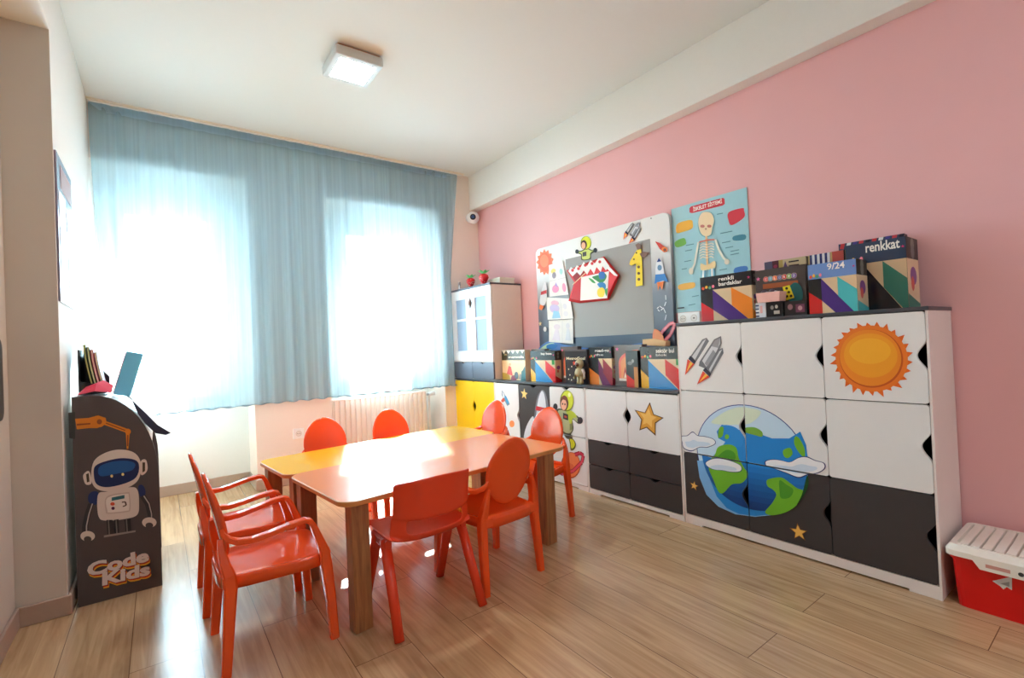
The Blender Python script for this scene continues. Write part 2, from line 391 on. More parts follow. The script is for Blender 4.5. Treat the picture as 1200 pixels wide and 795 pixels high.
# ------------------------------------------------------------------ ceiling lamp
def lamp(cx, cy, lab):
    t = thing('ceiling_lamp', lab, 'lamp', (cx, cy, H)); x0, x1, y0, y1 = cx-.133, cx+.133, cy-.137, cy+.137
    m = MB(); m.box(x0, x1, y0, y1, 2.633, H-.012, mat('lamp housing grey', (206, 207, 206), .4)); m.box(x0+.012, x1-.012, y0+.012, y1-.012, H-.012, H, M_edge); m.build('housing', t, bevel=.006, world=t.location)
    m = MB(); m.box(x0+.034, x1-.034, y0+.034, y1-.034, 2.6324, 2.6335, M_lamp); m.build('diffuser', t, world=t.location)
lamp(.955, 2.731, 'square white surface lamp glowing on the ceiling in front of the curtain')
lamp(.955, -1.0, 'added ceiling lamp for fill light, unseen behind the viewpoint')  # added twin lamp out of view, brightens the near end of the room

# ------------------------------------------------------------------ curtain
def fold(x):
    w = 1.0+.3*math.exp(-((x-.92)/.17)**2)+.4*math.exp(-((x+.28)/.1)**2)+.3*math.exp(-((x-2.3)/.12)**2)
    return w*(.011*math.sin(x*52+1.3*math.sin(x*6.1))+.006*math.sin(x*87+2*math.sin(x*4.3)+1)+.004*math.sin(x*23+.5))
def sheet(m, x0, x1, z0, z1, y, mt, n=420, k=14, amp=1, hem=0):
    v = []; f = []
    for j in range(k+1):
        q = j/k
        for i in range(n+1):
            x = x0+(x1-x0)*i/n; z = z1+(z0-z1)*q
            if j == k: z += hem*math.sin(x*58)
            xx = x
            if x > 2.0: xx = x-.118*min(1, q/.48)*(x-2.0)/.392
            if x < -.1: xx = x+.07*q*(-.1-x)/.22*math.sin(min(1, q*1.6)*PI*.5)
            v.append((xx, y-.003+fold(x)*(.35+.65*q)*amp, z))
    for j in range(k):
        for i in range(n): a = j*(n+1)+i; f.append((a, a+1, a+n+2, a+n+1))
    m.add(v, f, mt, True)
YC = YW-.031
t = thing('curtain', 'sheer light blue voile curtain drawn across both windows', 'curtain', (1.03, YC, 2.665))
m = MB(); sheet(m, XL+.006, 2.392, .645, 2.678, YC, M_curtain, hem=.004); m.build('voile', t, world=t.location)
m = MB(); sheet(m, XL+.006, 2.392, 2.628, 2.682, YC-.004, M_header, k=2, amp=.4); m.build('heading_tape', t, world=t.location)
m = MB(); sheet(m, XL+.07, 2.392, .643, .652, YC-.0015, mat('hem thread', (120, 150, 168), .7), k=1, hem=.004); m.build('hem', t, world=t.location)
m = MB(); m.box(XL+.002, 2.46, YC-.03, YC+.005, 2.692, H, mat('cream rail', (232, 222, 206), .5)); m.box(XL+.002, 2.44, YC-.008, YC+.002, 2.683, 2.692, M_pvc)
tag(m.build('curtain_rail', world=(1, YC, H)), 'slim beige curtain rail along the ceiling above the blue curtain', 'rail')

# ------------------------------------------------------------------ radiator and socket in the niche
t = thing('radiator', 'white ribbed panel radiator under the right window', 'radiator', (1.6, 4.17, .12))
m = MB(); rx0, rx1 = 1.165, 2.02; n = 19; p = (rx1-rx0)/n; prof = []
for i in range(n):
    a = rx0+i*p; prof += [(a, .016), (a+p*.22, .016), (a+p*.36, 0), (a+p*.86, 0)]
prof.append((rx1, .016))
m.add([(x, 4.13+d, .10) for x, d in prof]+[(x, 4.13+d, .60) for x, d in prof], [(i, i+1, i+1+len(prof), i+len(prof)) for i in range(len(prof)-1)], M_rad)
m.box(rx0, rx1, 4.147, 4.155, .10, .60, M_rad); m.box(rx0, rx1, 4.20, 4.21, .10, .60, M_rad); m.box(rx0-.004, rx0, 4.128, 4.212, .095, .605, M_rad); m.box(rx1, rx1+.004, 4.128, 4.212, .095, .605, M_rad)
m.build('panel', t, world=t.location)
m = MB()
m.box(rx0, rx1, 4.128, 4.14, .598, .606, M_rad); m.box(rx0, rx1, 4.2, 4.212, .598, .606, M_rad)
for i in range(26): a = rx0+i*(rx1-rx0)/26; m.box(a, a+.016, 4.14, 4.2, .598, .604, M_rad)
m.build('top_grille', t, world=t.location)
m = MB(); m.tube([(rx1, 4.17, .57), (rx1+.05, 4.17, .57)], .011, M_steel); m.tube([(rx1+.05, 4.17, .57), (rx1+.11, 4.17, .575)], [.019, .022], M_pvc)
m.tube([(rx1+.05, 4.17, .56), (rx1+.05, 4.17, .0)], .009, M_rad); m.build('valve', t, world=t.location)
m = MB()
for a in (rx0+.12, rx1-.12): m = MB(); m.box(a, a+.03, 4.156, 4.199, 0, .1, M_rad); m.box(a-.02, a+.05, 4.14, 4.21, 0, .006, M_rad); m.build('foot', t, world=t.location)
def socket(y_or_x, z, plane, label, w=.08, h=.08, double=False):
    """wall socket with round wells"""
    if plane == 'window':
        o, X, N = Vector((y_or_x, YW, z)), Vector((1, 0, 0)), Vector((0, -1, 0))
    else:
        o, X, N = Vector((XP, y_or_x, z)), Vector((0, -1, 0)), Vector((-1, 0, 0))
    Z = Vector((0, 0, 1)); t = thing('wall_socket', label, 'socket', o)
    m = MB(); m.obox(N*.005, X*w, N*.01, Z*h, M_pvc); m.build('plate', t, bevel=.003)
    for c in ((-w/4, w/4) if double else (0,)):
        m = MB(); F = Face(m, X*c+N*.0101, X, Z)
        F.ell(0, 0, .022, .022, (205, 200, 195)); F.ell(0, 0, .018, .018, (228, 226, 222))
        if not double or c < 0: F.ell(-.008, 0, .003, .003, (40, 40, 40)); F.ell(.008, 0, .003, .003, (40, 40, 40))
        else: F.rect(-.006, .006, -.004, .004, (60, 60, 55))
        m.build('outlet', t)
    return t
socket(.872, .385, 'window', 'small square socket on the wall between the windows')
socket(1.715, 1.125, 'pink', 'white double socket on the pink wall below the skeleton poster', .15, .075, True)

# ------------------------------------------------------------------ cabinets
def door_pts(a0, a1, b0, b1, notch=None, r=.011, nl=.062, nd=.029, pos=.5):
    """outline (a right, b up) of a rounded door with a finger notch in one edge"""
    P = []
    def arc(ca, cb, d0): P.extend((ca+r*math.cos(math.radians(d0+k)), cb+r*math.sin(math.radians(d0+k))) for k in (0, 30, 60, 90))
    bump = [(nl*(k/8-1), nd*.5*(1-math.cos(PI*2*k/16))) for k in range(17)]     # -nl .. nl
    arc(a0+r, b0+r, 180); arc(a1-r, b0+r, 270)
    if notch == 'r': P += [(a1-d, b0+(b1-b0)*pos+q) for q, d in bump]
    arc(a1-r, b1-r, 0)
    if notch == 't': P += [((a0+a1)/2-q, b1-d) for q, d in bump]
    arc(a0+r, b1-r, 90)
    if notch == 'l': P += [(a0+d, b0+(b1-b0)*pos-q) for q, d in bump]
    return P
def front(mb, x, pts, mt, th=.016):
    mb.prism([(x, -a, b) for a, b in pts], (th, 0, 0), mt)
M_inner = mat('dark cabinet inside', (40, 38, 40), .6, .3)
def carcass(mb, y0, y1, z0, z1, mt, xb=XP-.012, cols=(), rows=(), top=True):
    x0 = XT+.018; w = .008; xi = x0+.03
    mb.box(x0-.0175, xb, y0, y0+w, 0, z1, mt); mb.box(x0-.0175, xb, y1-w, y1, 0, z1, mt); mb.box(xb-.006, xb, y0+w, y1-w, z0, z1, M_inner)
    mb.box(x0, xb-.006, y0+w, y1-w, z0, z0+w, M_inner)
    if top: mb.box(x0, xb-.006, y0+w, y1-w, z1-w, z1, M_inner)
    for a, b in ((y0+w, y0+w+.006), (y1-w-.006, y1-w)): mb.box(xi, xb-.006, a, b, z0+w, z1-w, M_inner)
    for c in cols: mb.box(xi, xb-.006, c-w/2, c+w/2, z0+w, z1-w, M_inner)
    for c in rows: mb.box(xi, xb-.006, y0+w, y1-w, c-w/2, c+w/2, M_inner)
def plinth(mb, y0, y1, z1, mt, foot=.09):
    y0 += .0085; y1 -= .0085
    mb.prism([(XT+.002, y, z) for y, z in ((y0, 0), (y0+foot, 0), (y0+foot, .009), (y1-foot, .009), (y1-foot, 0), (y1, 0), (y1, z1), (y0, z1))], (.016, 0, 0), mt)
g = .0012
# --- tall cabinet with nine doors
ty = [.507, .861, 1.217, 1.574]
t = thing('tall_cabinet', 'tall white and black nine-door cabinet printed with the earth and a sun', 'cabinet', (2.46, 1.04, 0)); TW = t.location
m = MB(); carcass(m, ty[0], ty[3], .05, 1.073, M_cabside, cols=ty[1:3], rows=(.387, .722)); m.build('body', t, world=TW)
m = MB(); plinth(m, ty[0], ty[3], .05, M_cabside); m.build('plinth', t, world=TW)
m = MB(); m.box(XT-.004, XP-.011, ty[0]-.004, ty[3]+.004, 1.073, 1.088, M_slate); m.build('top_board', t, bevel=.002, world=TW)
rows = ((.052, .386), (.388, .721), (.723, 1.071))
EC, EA, EB = (-1.213, .414), .272, .256
OUT = (38, 62, 140)
def earth(F):
    F.ell(*EC, EA, EB, (24, 52, 140), n=56); F.ell(*EC, EA-.004, EB-.004, (196, 222, 240), n=56)
    F.smooth([(834, 496), (846, 485), (862, 478), (876, 478), (892, 483), (880, 496), (862, 498)], (216, 230, 208))
    F.pp([(817, 540), (820, 560), (828, 580), (842, 594), (862, 603), (885, 606), (905, 604), (924, 596), (938, 582), (946, 566), (948, 545), (944, 520), (930, 515), (900, 520), (850, 520), (830, 540)], (126, 180, 228))
    F.pp([(830, 546), (832, 562), (840, 582), (852, 596), (866, 602.5), (885, 605), (905, 603), (924, 595), (938, 581), (945.5, 566), (947, 545), (945, 522), (938, 506), (925, 514), (905, 514), (888, 508), (875, 505), (866, 504), (858, 500), (846, 498), (840, 506), (842, 514), (850, 518), (842, 530)], (32, 134, 212))
    for k in range(7):
        b = EC[1]-.028-.028*k; th = math.asin(max(-1, (b-EC[1])/(EB-.005))); n = 20; q = k/6
        arc = [PI-th+(PI+2*th)*i/n for i in range(n+1)]
        P = [(EC[0]+(EA-.005)*math.cos(t)+(.022*(1-(math.sin(t)**2)) if math.cos(t) < 0 else 0), EC[1]+(EB-.005)*math.sin(t)) for t in arc]
        a0, a1 = P[-1][0], P[0][0]
        P += [(a0+(a1-a0)*i/8, b-.014*math.sin(PI*i/8)) for i in range(1, 8)]
        F.poly(P, (int(28-14*q), int(122-58*q), int(200-72*q)))
    F.smooth([(846, 500), (856, 499), (866, 504), (871, 515), (868, 524), (856, 521), (846, 514)], (40, 140, 216))
    F.smooth([(842, 524), (854, 521), (863, 525), (866, 537), (872, 548), (877, 556), (870, 566), (858, 568), (848, 578), (842, 576), (836, 562), (831, 550), (832, 540), (838, 533)], (112, 182, 44))
    F.smooth([(850, 528), (860, 530), (862, 538), (852, 543), (842, 548), (838, 540)], (74, 152, 40))
    F.smooth([(843, 502), (848, 501), (847, 511), (842, 513)], (112, 182, 44)); F.pell(852, 512, 2.6, 3, (112, 182, 44))
    F.smooth([(872, 502), (884, 501), (893, 506), (893, 512), (884, 510), (874, 507)], (124, 176, 62))
    F.smooth([(918, 528), (926, 525), (929, 532), (924, 537), (919, 535)], (112, 182, 44)); F.smooth([(932, 512), (937, 514), (943, 526), (943, 536), (936, 530), (931, 520)], (112, 182, 44))
    F.smooth([(899, 563), (908, 560), (917, 560), (926, 566), (934, 572), (943, 577), (934, 592), (920, 601), (904, 604), (897, 600), (905, 590), (910, 580), (906, 574), (900, 570)], (112, 182, 44))
    F.smooth([(914, 563), (922, 568), (930, 574), (926, 583), (916, 584), (914, 576)], (74, 152, 40))
    F.smooth([(946, 558), (948, 566), (944, 578), (934, 592), (940, 580)], (22, 74, 30))
def clouds(F):
    for c in ([(799, 512), (806, 511), (812, 507), (818, 511), (826, 512), (836, 515), (838, 520), (829, 524), (820, 524), (811, 528), (802, 525), (800, 518)],
              [(828, 542), (836, 538), (846, 538), (858, 541), (868, 546), (868, 552), (858, 553), (846, 551), (836, 550), (829, 546)],
              [(898, 541), (906, 539), (916, 540), (926, 542), (936, 537), (945, 536), (955, 540), (965, 543), (966, 549), (958, 554), (946, 556), (936, 559), (922, 554), (908, 549), (899, 546)]):
        cx = sum(p[0] for p in c)/len(c); cy = sum(p[1] for p in c)/len(c)
        F.smooth([(cx+(p[0]-cx)*1.035, cy+(p[1]-cy)*1.1) for p in c], (30, 40, 110)); F.smooth(c, (236, 238, 242))
        F.smooth([(cx+(p[0]-cx)*.75, cy+3+(p[1]-cy)*.45) for p in c], (206, 222, 238))
def sunprint(F):
    ca, cb, ra, rb = -.693, .894, .112, .123
    n = 26
    for i in range(n):
        th = 2*PI*i/n+.1; L = 1.17+.12*random.random(); d = .11
        F.poly([(ca+ra*1.03*math.cos(th-d), cb+rb*1.03*math.sin(th-d)), (ca+ra*L*1.02*math.cos(th+.05), cb+rb*L*math.sin(th+.05)), (ca+ra*1.03*math.cos(th+d), cb+rb*1.03*math.sin(th+d))], (232, 106, 30)); F.k -= 1
    F.k += 1
    F.ell(ca, cb, ra*1.08, rb*1.08, (236, 122, 36), n=48); F.ell(ca, cb, ra*.95, rb*.95, (204, 86, 22), n=48); F.ell(ca-.002, cb+.003, ra*.92, rb*.92, (240, 140, 34), n=48)
    F.ell(ca, cb+.012, ra*.8, rb*.72, (244, 160, 36), n=40); F.ell(ca, cb+.03, ra*.62, rb*.42, (248, 176, 44), n=40)
def shuttle(F, sc=1, du=0, dv=0, small=False):
    def T(P): return [((u-828)*sc+828+du, (v-418)*sc+418+dv) for u, v in P]
    G1, G2, G3 = (206, 208, 212), (150, 152, 158), (112, 114, 120)
    for tip, l, r, rr in (((828, 396), (809, 418), (816, 424), (831, 400)), ((847, 408), (829, 433), (834, 438), (848, 414))):
        F.pp(T([tip, (tip[0]-5, tip[1]+2), l, r, rr]), G3); F.pp(T([(tip[0]-.5, tip[1]+1.5), (tip[0]-4, tip[1]+4), (l[0]+2, l[1]), (r[0]-1.5, r[1]-2)]), G1)
    F.pp(T([(845, 394), (837, 398), (820, 424), (819, 429), (829, 433), (842, 414), (846, 402)]), G3)
    F.pp(T([(844, 396), (838, 400), (823, 423), (828, 430), (840, 412), (844, 403)]), (214, 216, 220)); F.pp(T([(844, 396), (838, 399), (834, 406), (842, 408)]), G2)
    F.pp(T([(836, 410), (826, 426), (829, 430), (839, 414)]), G2)
    for a in (((809, 417), (816, 424), (814, 427), (807, 421)), ((827, 431), (834, 438), (832, 442), (824, 434))): F.pp(T(a), (40, 40, 62))
    for a, b in ((((806, 421), (814, 427), (803, 440)), ((809, 424), (812, 426), (805, 436))), (((824, 435), (832, 442), (817, 451)), ((827, 438), (830, 440), (820, 448)))):
        F.pp(T(a), (226, 70, 40)); F.pp(T(b), (250, 196, 70))
for ci in range(3):
    y0, y1 = ty[ci], ty[ci+1]
    for ri, (z0, z1) in enumerate(rows):
        if ri == 0 and ci > 0: z1 = .3862
        m = MB(); dark = ri == 0
        P = door_pts(-y1+(g if ci < 2 else .0095), -y0-(g if ci else .0095), z0+g, z1-g, 'r', pos=.52)
        front(m, XT, P, M_cabdark if dark else M_cabwhite)
        F = wallface(m, XT, clip=(-y1+g+.001, -y0-g-.001, z0+g+.001, z1-g-.001))
        if ci == 0 and ri == 2: sunprint(F)
        if ci == 2 and ri == 2: shuttle(F)
        if ci > 0 and ri < 2:
            a0, a1, b0, b1 = F.clip; pm = z0+g+(z1-z0-2*g)*.52; strips = [(a0, a1, b0, b1)]
            if ci == 2:          # keep the print out of the finger notch
                ks = [pm+.062*(k/10-1) for k in range(21)]; de = lambda b: .0145*(1+math.cos(PI*(b-pm)/.062))
                strips = [(a0, a1, b0, ks[0]), (a0, a1, ks[-1], b1)]+[(a0, a1-max(de(u), de(v)), u, v) for u, v in zip(ks, ks[1:])]
            for q_ in strips:
                E_ = wallface(m, XT, clip=q_); earth(E_); clouds(E_)
        if ri == 0 and ci == 2: F.star(*F.px(813.5, 569.5), .028, (150, 92, 34), .15); F.star(*F.px(813.5, 569.5), .022, (244, 196, 104), .15)
        if ri == 0 and ci == 1: F.star(*F.px(936, 624), .040, (150, 92, 34), -.1); F.star(*F.px(936, 624), .033, (240, 190, 92), -.1)
        # cut the notch clear of any print lying over it
        m.build('door', t, world=TW)

# --- low cabinets
def star_gold(F):
    P = [(761.5, 472.5), (766, 486), (777, 490), (768, 496), (768, 510), (758, 501), (750, 504), (752, 492), (744.5, 481), (756, 484)]
    F.pp([(761+(u-761)*1.06, 491+(v-491)*1.06) for u, v in P], (84, 50, 20)); F.pp([(761+(u-761)*.93, 491+(v-491)*.93) for u, v in P], (226, 160, 56)); F.pp([(760+(u-761)*.6, 490+(v-491)*.6) for u, v in P], (242, 192, 96))
t = thing('low_cabinet', 'low white cabinet with a gold star door above four black drawers', 'cabinet', (2.46, 1.94, 0)); W = t.location
ya, yb, yc = 1.580, 1.950, 2.302
m = MB(); carcass(m, ya, yc, .03, .699, M_cabside, cols=(yb,), rows=(.357, .19)); m.build('body', t, world=W)
m = MB(); plinth(m, ya, yc, .032, M_cabside); m.build('plinth', t, world=W)
for y0, y1, nt_ in ((yb, yc, 'r'), (ya, yb, 'l')):
    m = MB(); front(m, XT, door_pts(-y1+(g if y1 == yb else .0095), -y0-(g if y0 == yb else .0095), .359+g, .692, nt_, pos=.55), M_cabwhite)
    if nt_ == 'l': star_gold(wallface(m, XT))
    m.build('door', t, world=W)
    for z0, z1 in ((.034, .193), (.195, .357)):
        m = MB(); front(m, XT, door_pts(-y1+(g if y1 == yb else .0095), -y0-(g if y0 == yb else .0095), z0+g, z1-g, 't', nl=.04, nd=.016), M_cabdark); m.build('drawer', t, world=W)

def astronaut(F, dx=0, dy=0, s=1, half=False):
    def p(*q): return [((u-665)*s+665+dx, (v-490)*s+490+dy) for u, v in q]
    def E(u, v, ru, rv, col): F.pell((u-665)*s+665+dx, (v-490)*s+490+dy, ru*s, rv*s, col)
    F.smooth(p((660, 480), (668, 482), (677, 488), (681, 493), (678, 497), (671, 492), (672, 503), (669, 510), (670, 514), (664, 514), (659, 505), (657, 494), (652, 482), (655, 479)), (60, 66, 40))
    F.smooth(p((660, 481), (668, 483), (676, 489), (679, 493), (677, 495), (670, 491), (671, 503), (667, 508), (660, 505), (658, 494), (654, 482)), (178, 184, 140))
    F.smooth(p((664, 481), (672, 483), (676, 489), (671, 491), (670, 502), (667, 494)), (192, 206, 60))
    F.pp(p((660, 484), (666, 486), (666, 493), (660, 491)), (50, 50, 52)); F.pp(p((661.5, 487), (664.5, 488), (664.5, 490.5), (661.5, 489.5)), (196, 80, 70))
    E(651, 477, 2.6, 4, (48, 50, 56)); E(680, 493, 3.2, 4, (48, 50, 56))
    E(664.5, 470, 8, 12.5, (120, 132, 20)); E(665, 469.5, 7, 11.3, (214, 222, 50)); E(661.5, 473, 5, 8.6, (92, 52, 40)); E(661, 474.5, 3.4, 6.4, (244, 184, 152))
    E(667.5, 463, 1.6, 2.6, (244, 246, 170)); F.pp(p((668, 497), (671, 496), (671.5, 503), (668, 505)), (128, 136, 90)); F.pp(p((656, 492), (659, 491), (660, 496), (657, 497)), (128, 136, 90)); F.smooth(p((657.5, 468), (661, 463.5), (665, 466), (665.5, 470), (661, 468.5)), (120, 60, 36))
    E(659.8, 473.5, .7, 1.2, (40, 26, 20)); E(662.6, 474, .7, 1.2, (40, 26, 20))
    if not half:
        F.pp(p((664, 508), (671, 510), (671, 516), (665, 514)), (44, 46, 48))
        F.smooth(p((667, 514), (672, 515), (675, 521), (673, 527), (669, 528), (668, 521)), (80, 84, 20)); F.smooth(p((668, 515), (672, 516), (674, 521), (672, 525), (669.5, 525), (669, 520)), (220, 222, 40))
t = thing('low_cabinet', 'low cabinet with astronaut and rocket doors behind the orange chairs', 'cabinet', (2.46, 2.84, 0)); W = t.location
c0, c1, c2, c3 = 2.306, 2.665, 3.04, 3.372
m = MB(); carcass(m, c0, c3, .03, .699, M_cabside, cols=(c1, c2)); m.build('body', t, world=W)
m = MB(); plinth(m, c0, c3, .032, M_cabside); m.build('plinth', t, world=W)
for z0, z1, k in ((.034, .359, None), (.361, .694, 't')):
    m = MB(); front(m, XT, door_pts(-c1+g, -c0-.0095, z0+g, z1-g, k, nl=.045, nd=.018), M_cabwhite)
    F = wallface(m, XT, clip=(-c1+g+.001, -c0-g-.001, z0+g+.001, z1-g-.001)); astronaut(F)
    if not k:
        F.pell(669, 545.5, 11.5, 15.5, (176, 70, 30)); F.pell(669.3, 545, 10.4, 14.4, (238, 128, 74)); F.pell(667, 548, 6, 5, (226, 104, 60))
        ring = [(650, 551), (660, 556), (672, 552), (682, 542), (684, 534), (680, 531), (674, 533)]
        F.pline(ring, .028, (160, 20, 44)); F.pline(ring, .017, (222, 66, 92))
    m.build('door', t, world=W)
m = MB(); front(m, XT, door_pts(-c2+g, -c1-g, .034, .692, 't', nl=.045, nd=.018), M_cabdark)
F = wallface(m, XT, clip=(-c2+.003, -c1-.003, .036, .690))
F.smooth([(635.5, 457), (640, 463), (643, 478), (643, 500), (640, 520), (622, 524), (625, 500), (627, 480), (630, 465)], (120, 122, 132)); F.smooth([(635, 458.5), (638, 463), (640, 478), (640, 500), (637, 518), (624, 521), (627, 500), (629, 480), (631.5, 466)], (224, 224, 230))
F.pp([(628.5, 476), (642, 479), (642, 484), (627.8, 481)], (202, 40, 50)); F.smooth([(625, 488), (617, 500), (614, 516), (622, 516), (626, 506)], (214, 216, 222))
F.pell(634, 495, 3, 4.5, (90, 150, 200)); F.star(*F.px(614.5, 462), .045, (246, 206, 120), .1)
m.build('door', t, world=W)
m = MB(); front(m, XT, door_pts(-c3+.0095, -c2-g, .034, .692, 'r', pos=.62), M_cabwhite); F = wallface(m, XT)
F.pp([(588, 457.5), (590, 460), (597.5, 474), (594.5, 476), (588, 463)], (120, 140, 160)); F.pp([(588.4, 459), (590, 461), (592, 466), (590, 467)], (236, 238, 240)); F.pp([(591, 465), (593, 464), (597, 472.5), (594.6, 474)], (60, 156, 206)); F.pp([(590, 466), (587, 470), (589, 472), (592, 470)], (220, 90, 60)); F.pell(600, 497, 3, 4, (240, 150, 90))
m.build('door', t, world=W)
# yellow pair under the dresser top
t = thing('base_cabinet', 'low cabinet with two yellow doors in the corner by the curtain', 'cabinet', (2.46, 3.71, 0)); W = t.location
d0, d1, d2 = 3.376, 3.712, 4.046
m = MB(); carcass(m, d0, d2, .03, .699, M_cabside, cols=(d1,)); m.build('body', t, world=W)
m = MB(); plinth(m, d0, d2, .032, M_cabside); m.build('plinth', t, world=W)
for y0, y1, k in ((d1, d2, 'r'), (d0, d1, 'l')):
    m = MB(); front(m, XT, door_pts(-y1+(g if y1 == d1 else .0095), -y0-(g if y0 == d1 else .0095), .034, .692, k, pos=.66), M_yellow); m.build('door', t, world=W)
m = MB(); m.box(XT-.005, XP-.005, 1.580, 4.048, .7, .7155, M_slate)
tag(m.build('worktop', bevel=.002, world=(2.46, 2.8, .7)), 'long slate worktop over the low cabinets', 'worktop')
# glazed upper cabinet
t = thing('glazed_cabinet', 'white upper cabinet with two glazed doors standing on the worktop in the corner', 'cabinet', (2.46, 3.71, .7155)); W = t.location
m = MB(); x0 = XT+.018; xb = XP-.012; w = .016
m.box(x0, xb, d0, d0+w, .7155, 1.535, M_hutchside); m.box(x0, xb, d2-w, d2, .7155, 1.535, M_hutchside); m.box(xb-.006, xb, d0+w, d2-w, .7155, 1.535, M_hutchside)
for z in (.7155, .865, 1.19, 1.519): m.box(x0, xb-.006, d0+w, d2-w, z, z+w, M_hutchside)
m.build('body', t, world=W)
m = MB(); m.box(XT-.003, XP-.01, d0-.003, d2+.001, 1.535, 1.550, M_slate); m.build('top_board', t, bevel=.002, world=W)
for y0, y1, k in ((d1, d2, 'r'), (d0, d1, 'l')):
    m = MB(); front(m, XT, door_pts(-y1+g, -y0-g, .719, .866, 't', nl=.04, nd=.016), mat('slate drawer front', (86, 94, 112), .3, .5)); m.build('drawer', t, world=W)
    # door frame with a glazed opening
    a0, a1, b0, b1 = -y1+g, -y0-g, .870, 1.532
    out = door_pts(a0, a1, b0, b1, k, pos=.80); m = MB()
    s0, s1, u0, u1 = a0+.075, a1-.075, b0+.10, b1-.085
    def ring_frame(mb, outer, xx, th):
        # four-sided frame: split the outline at the hole with vertical and horizontal bands
        def band(r):
            q = clip_poly(list(outer), r)
            if len(q) > 2: mb.prism([(xx, -a, b) for a, b in q], (th, 0, 0), M_cabwhite)
        band((a0, s0, b0, b1)); band((s1, a1, b0, b1)); band((s0, s1, b0, u0)); band((s0, s1, u1, b1))
    ring_frame(m, out, XT, .016); zm = u0+(u1-u0)*.60
    m.box(XT+.002, XT+.014, -s1, -s0, zm-.011, zm+.011, M_cabwhite)
    dr = m.build('door', t, world=W)
    m = MB(); m.box(XT+.009, XT+.012, -s1-.005, -s0+.005, u0-.005, u1+.005, mat('frosted pane', (146, 164, 184), .35, .3)); m.build('pane', dr, world=W)
# things on top of it
def strawberry(loc, lab, r, tilt):
    t = thing('toy_strawberry', lab, 'toy', loc, 0, 'toy strawberries on the corner cabinet')
    red = flatc((206, 30, 36)); v = []
    m = MB(); secs = []
    for i in range(9):
        q = i/8; z = r*2*q; rad = max(.02, math.sin(min(1, q*1.25)*PI/2)*(1 if q < .75 else math.cos((q-.75)*4*PI/2*.85)))*r
        secs.append([Vector((rad*math.cos(2*PI*k/14)*.8, rad*math.sin(2*PI*k/14), z)) for k in range(14)])
    m.loft(secs, red, True)
    for i in range(26):
        th = random.random()*2*PI; q = .25+.55*random.random(); rad = math.sin(min(1, q*1.25)*PI/2)*r
        m.ball((rad*.8*math.cos(th), rad*math.sin(th), 2*r*q), r*.07, flatc((250, 226, 200)), 6, 4)
    m.build('berry', t); m = MB()
    for k in range(6):
        a = 2*PI*k/6+.3; ca, sa = math.cos(a), math.sin(a); g_ = flatc((96, 214, 130))
        q_ = [Vector((r*.15*ca, r*.15*sa, r*1.92)), Vector((r*.55*ca-r*.3*sa, r*.55*sa+r*.3*ca, r*2.25)), Vector((r*1.0*ca, r*1.0*sa, r*2.5)), Vector((r*.55*ca+r*.3*sa, r*.55*sa-r*.3*ca, r*2.25))]
        m.prism(q_, (0, 0, r*.06), g_)
    m.tube([(0, 0, r*2), (r*.1, r*.1, r*2.4)], r*.1, flatc((90, 206, 120)), 6); m.build('leaves', t)
    t.rotation_euler = (tilt, 0, 0); return t
strawberry((2.37, 3.81, 1.550), 'dark red toy strawberry nearer the curtain on the corner cabinet', .050, .0)
strawberry((2.37, 3.585, 1.550), 'pale red toy strawberry nearer the cabinet edge', .054, 0)
t = thing('pale_box', 'low cream box lying on top of the corner cabinet behind the strawberries', 'box', (2.50, 3.50, 1.55))
m = MB(); m.box(-.08, .08, -.09, .09, 0, .05, mat('cream card', (226, 218, 196), .6)); m.build('tray', t, bevel=.003)
m = MB(); m.box(-.083, .083, -.093, .093, .04, .056, mat('cream lid card', (232, 225, 205), .6)); m.build('lid', t, bevel=.003)
t = thing('figurine', 'tiny silver figurine on the corner cabinet next to the curtain', 'figurine', (2.33, 3.95, 1.55))
m = MB(); m.tube([(0, 0, 0), (0, 0, .01), (0, 0, .03), (0, 0, .055)], [.016, .012, .009, .012], M_steel, 10); m.build('body', t)
m = MB(); m.ball((0, 0, .066), .012, M_steel, 10, 8); m.build('head', t)

# security camera in the corner
t = thing('security_camera', 'white dome security camera in the corner above the pink wall', 'camera', (2.545, 4.05, 2.285))
m = MB(); m.tube([(0, 0, 0), (0, -.03, 0)], [.05, .045], M_pvc, 20); m.build('mount', t)
m = MB(); m.ball((0, -.055, -.005), .060, M_pvc, 22, 14); m.build('housing', t)
d = Vector((-.55, -.8, -.1)).normalized(); c = Vector((0, -.055, -.005)); m = MB()
m.tube([c+d*.048, c+d*.0605], [.030, .027], M_black, 18); m.tube([c+d*.060, c+d*.064], [.017, .012], flatc((60, 84, 130)), 16); m.build('lens', t)

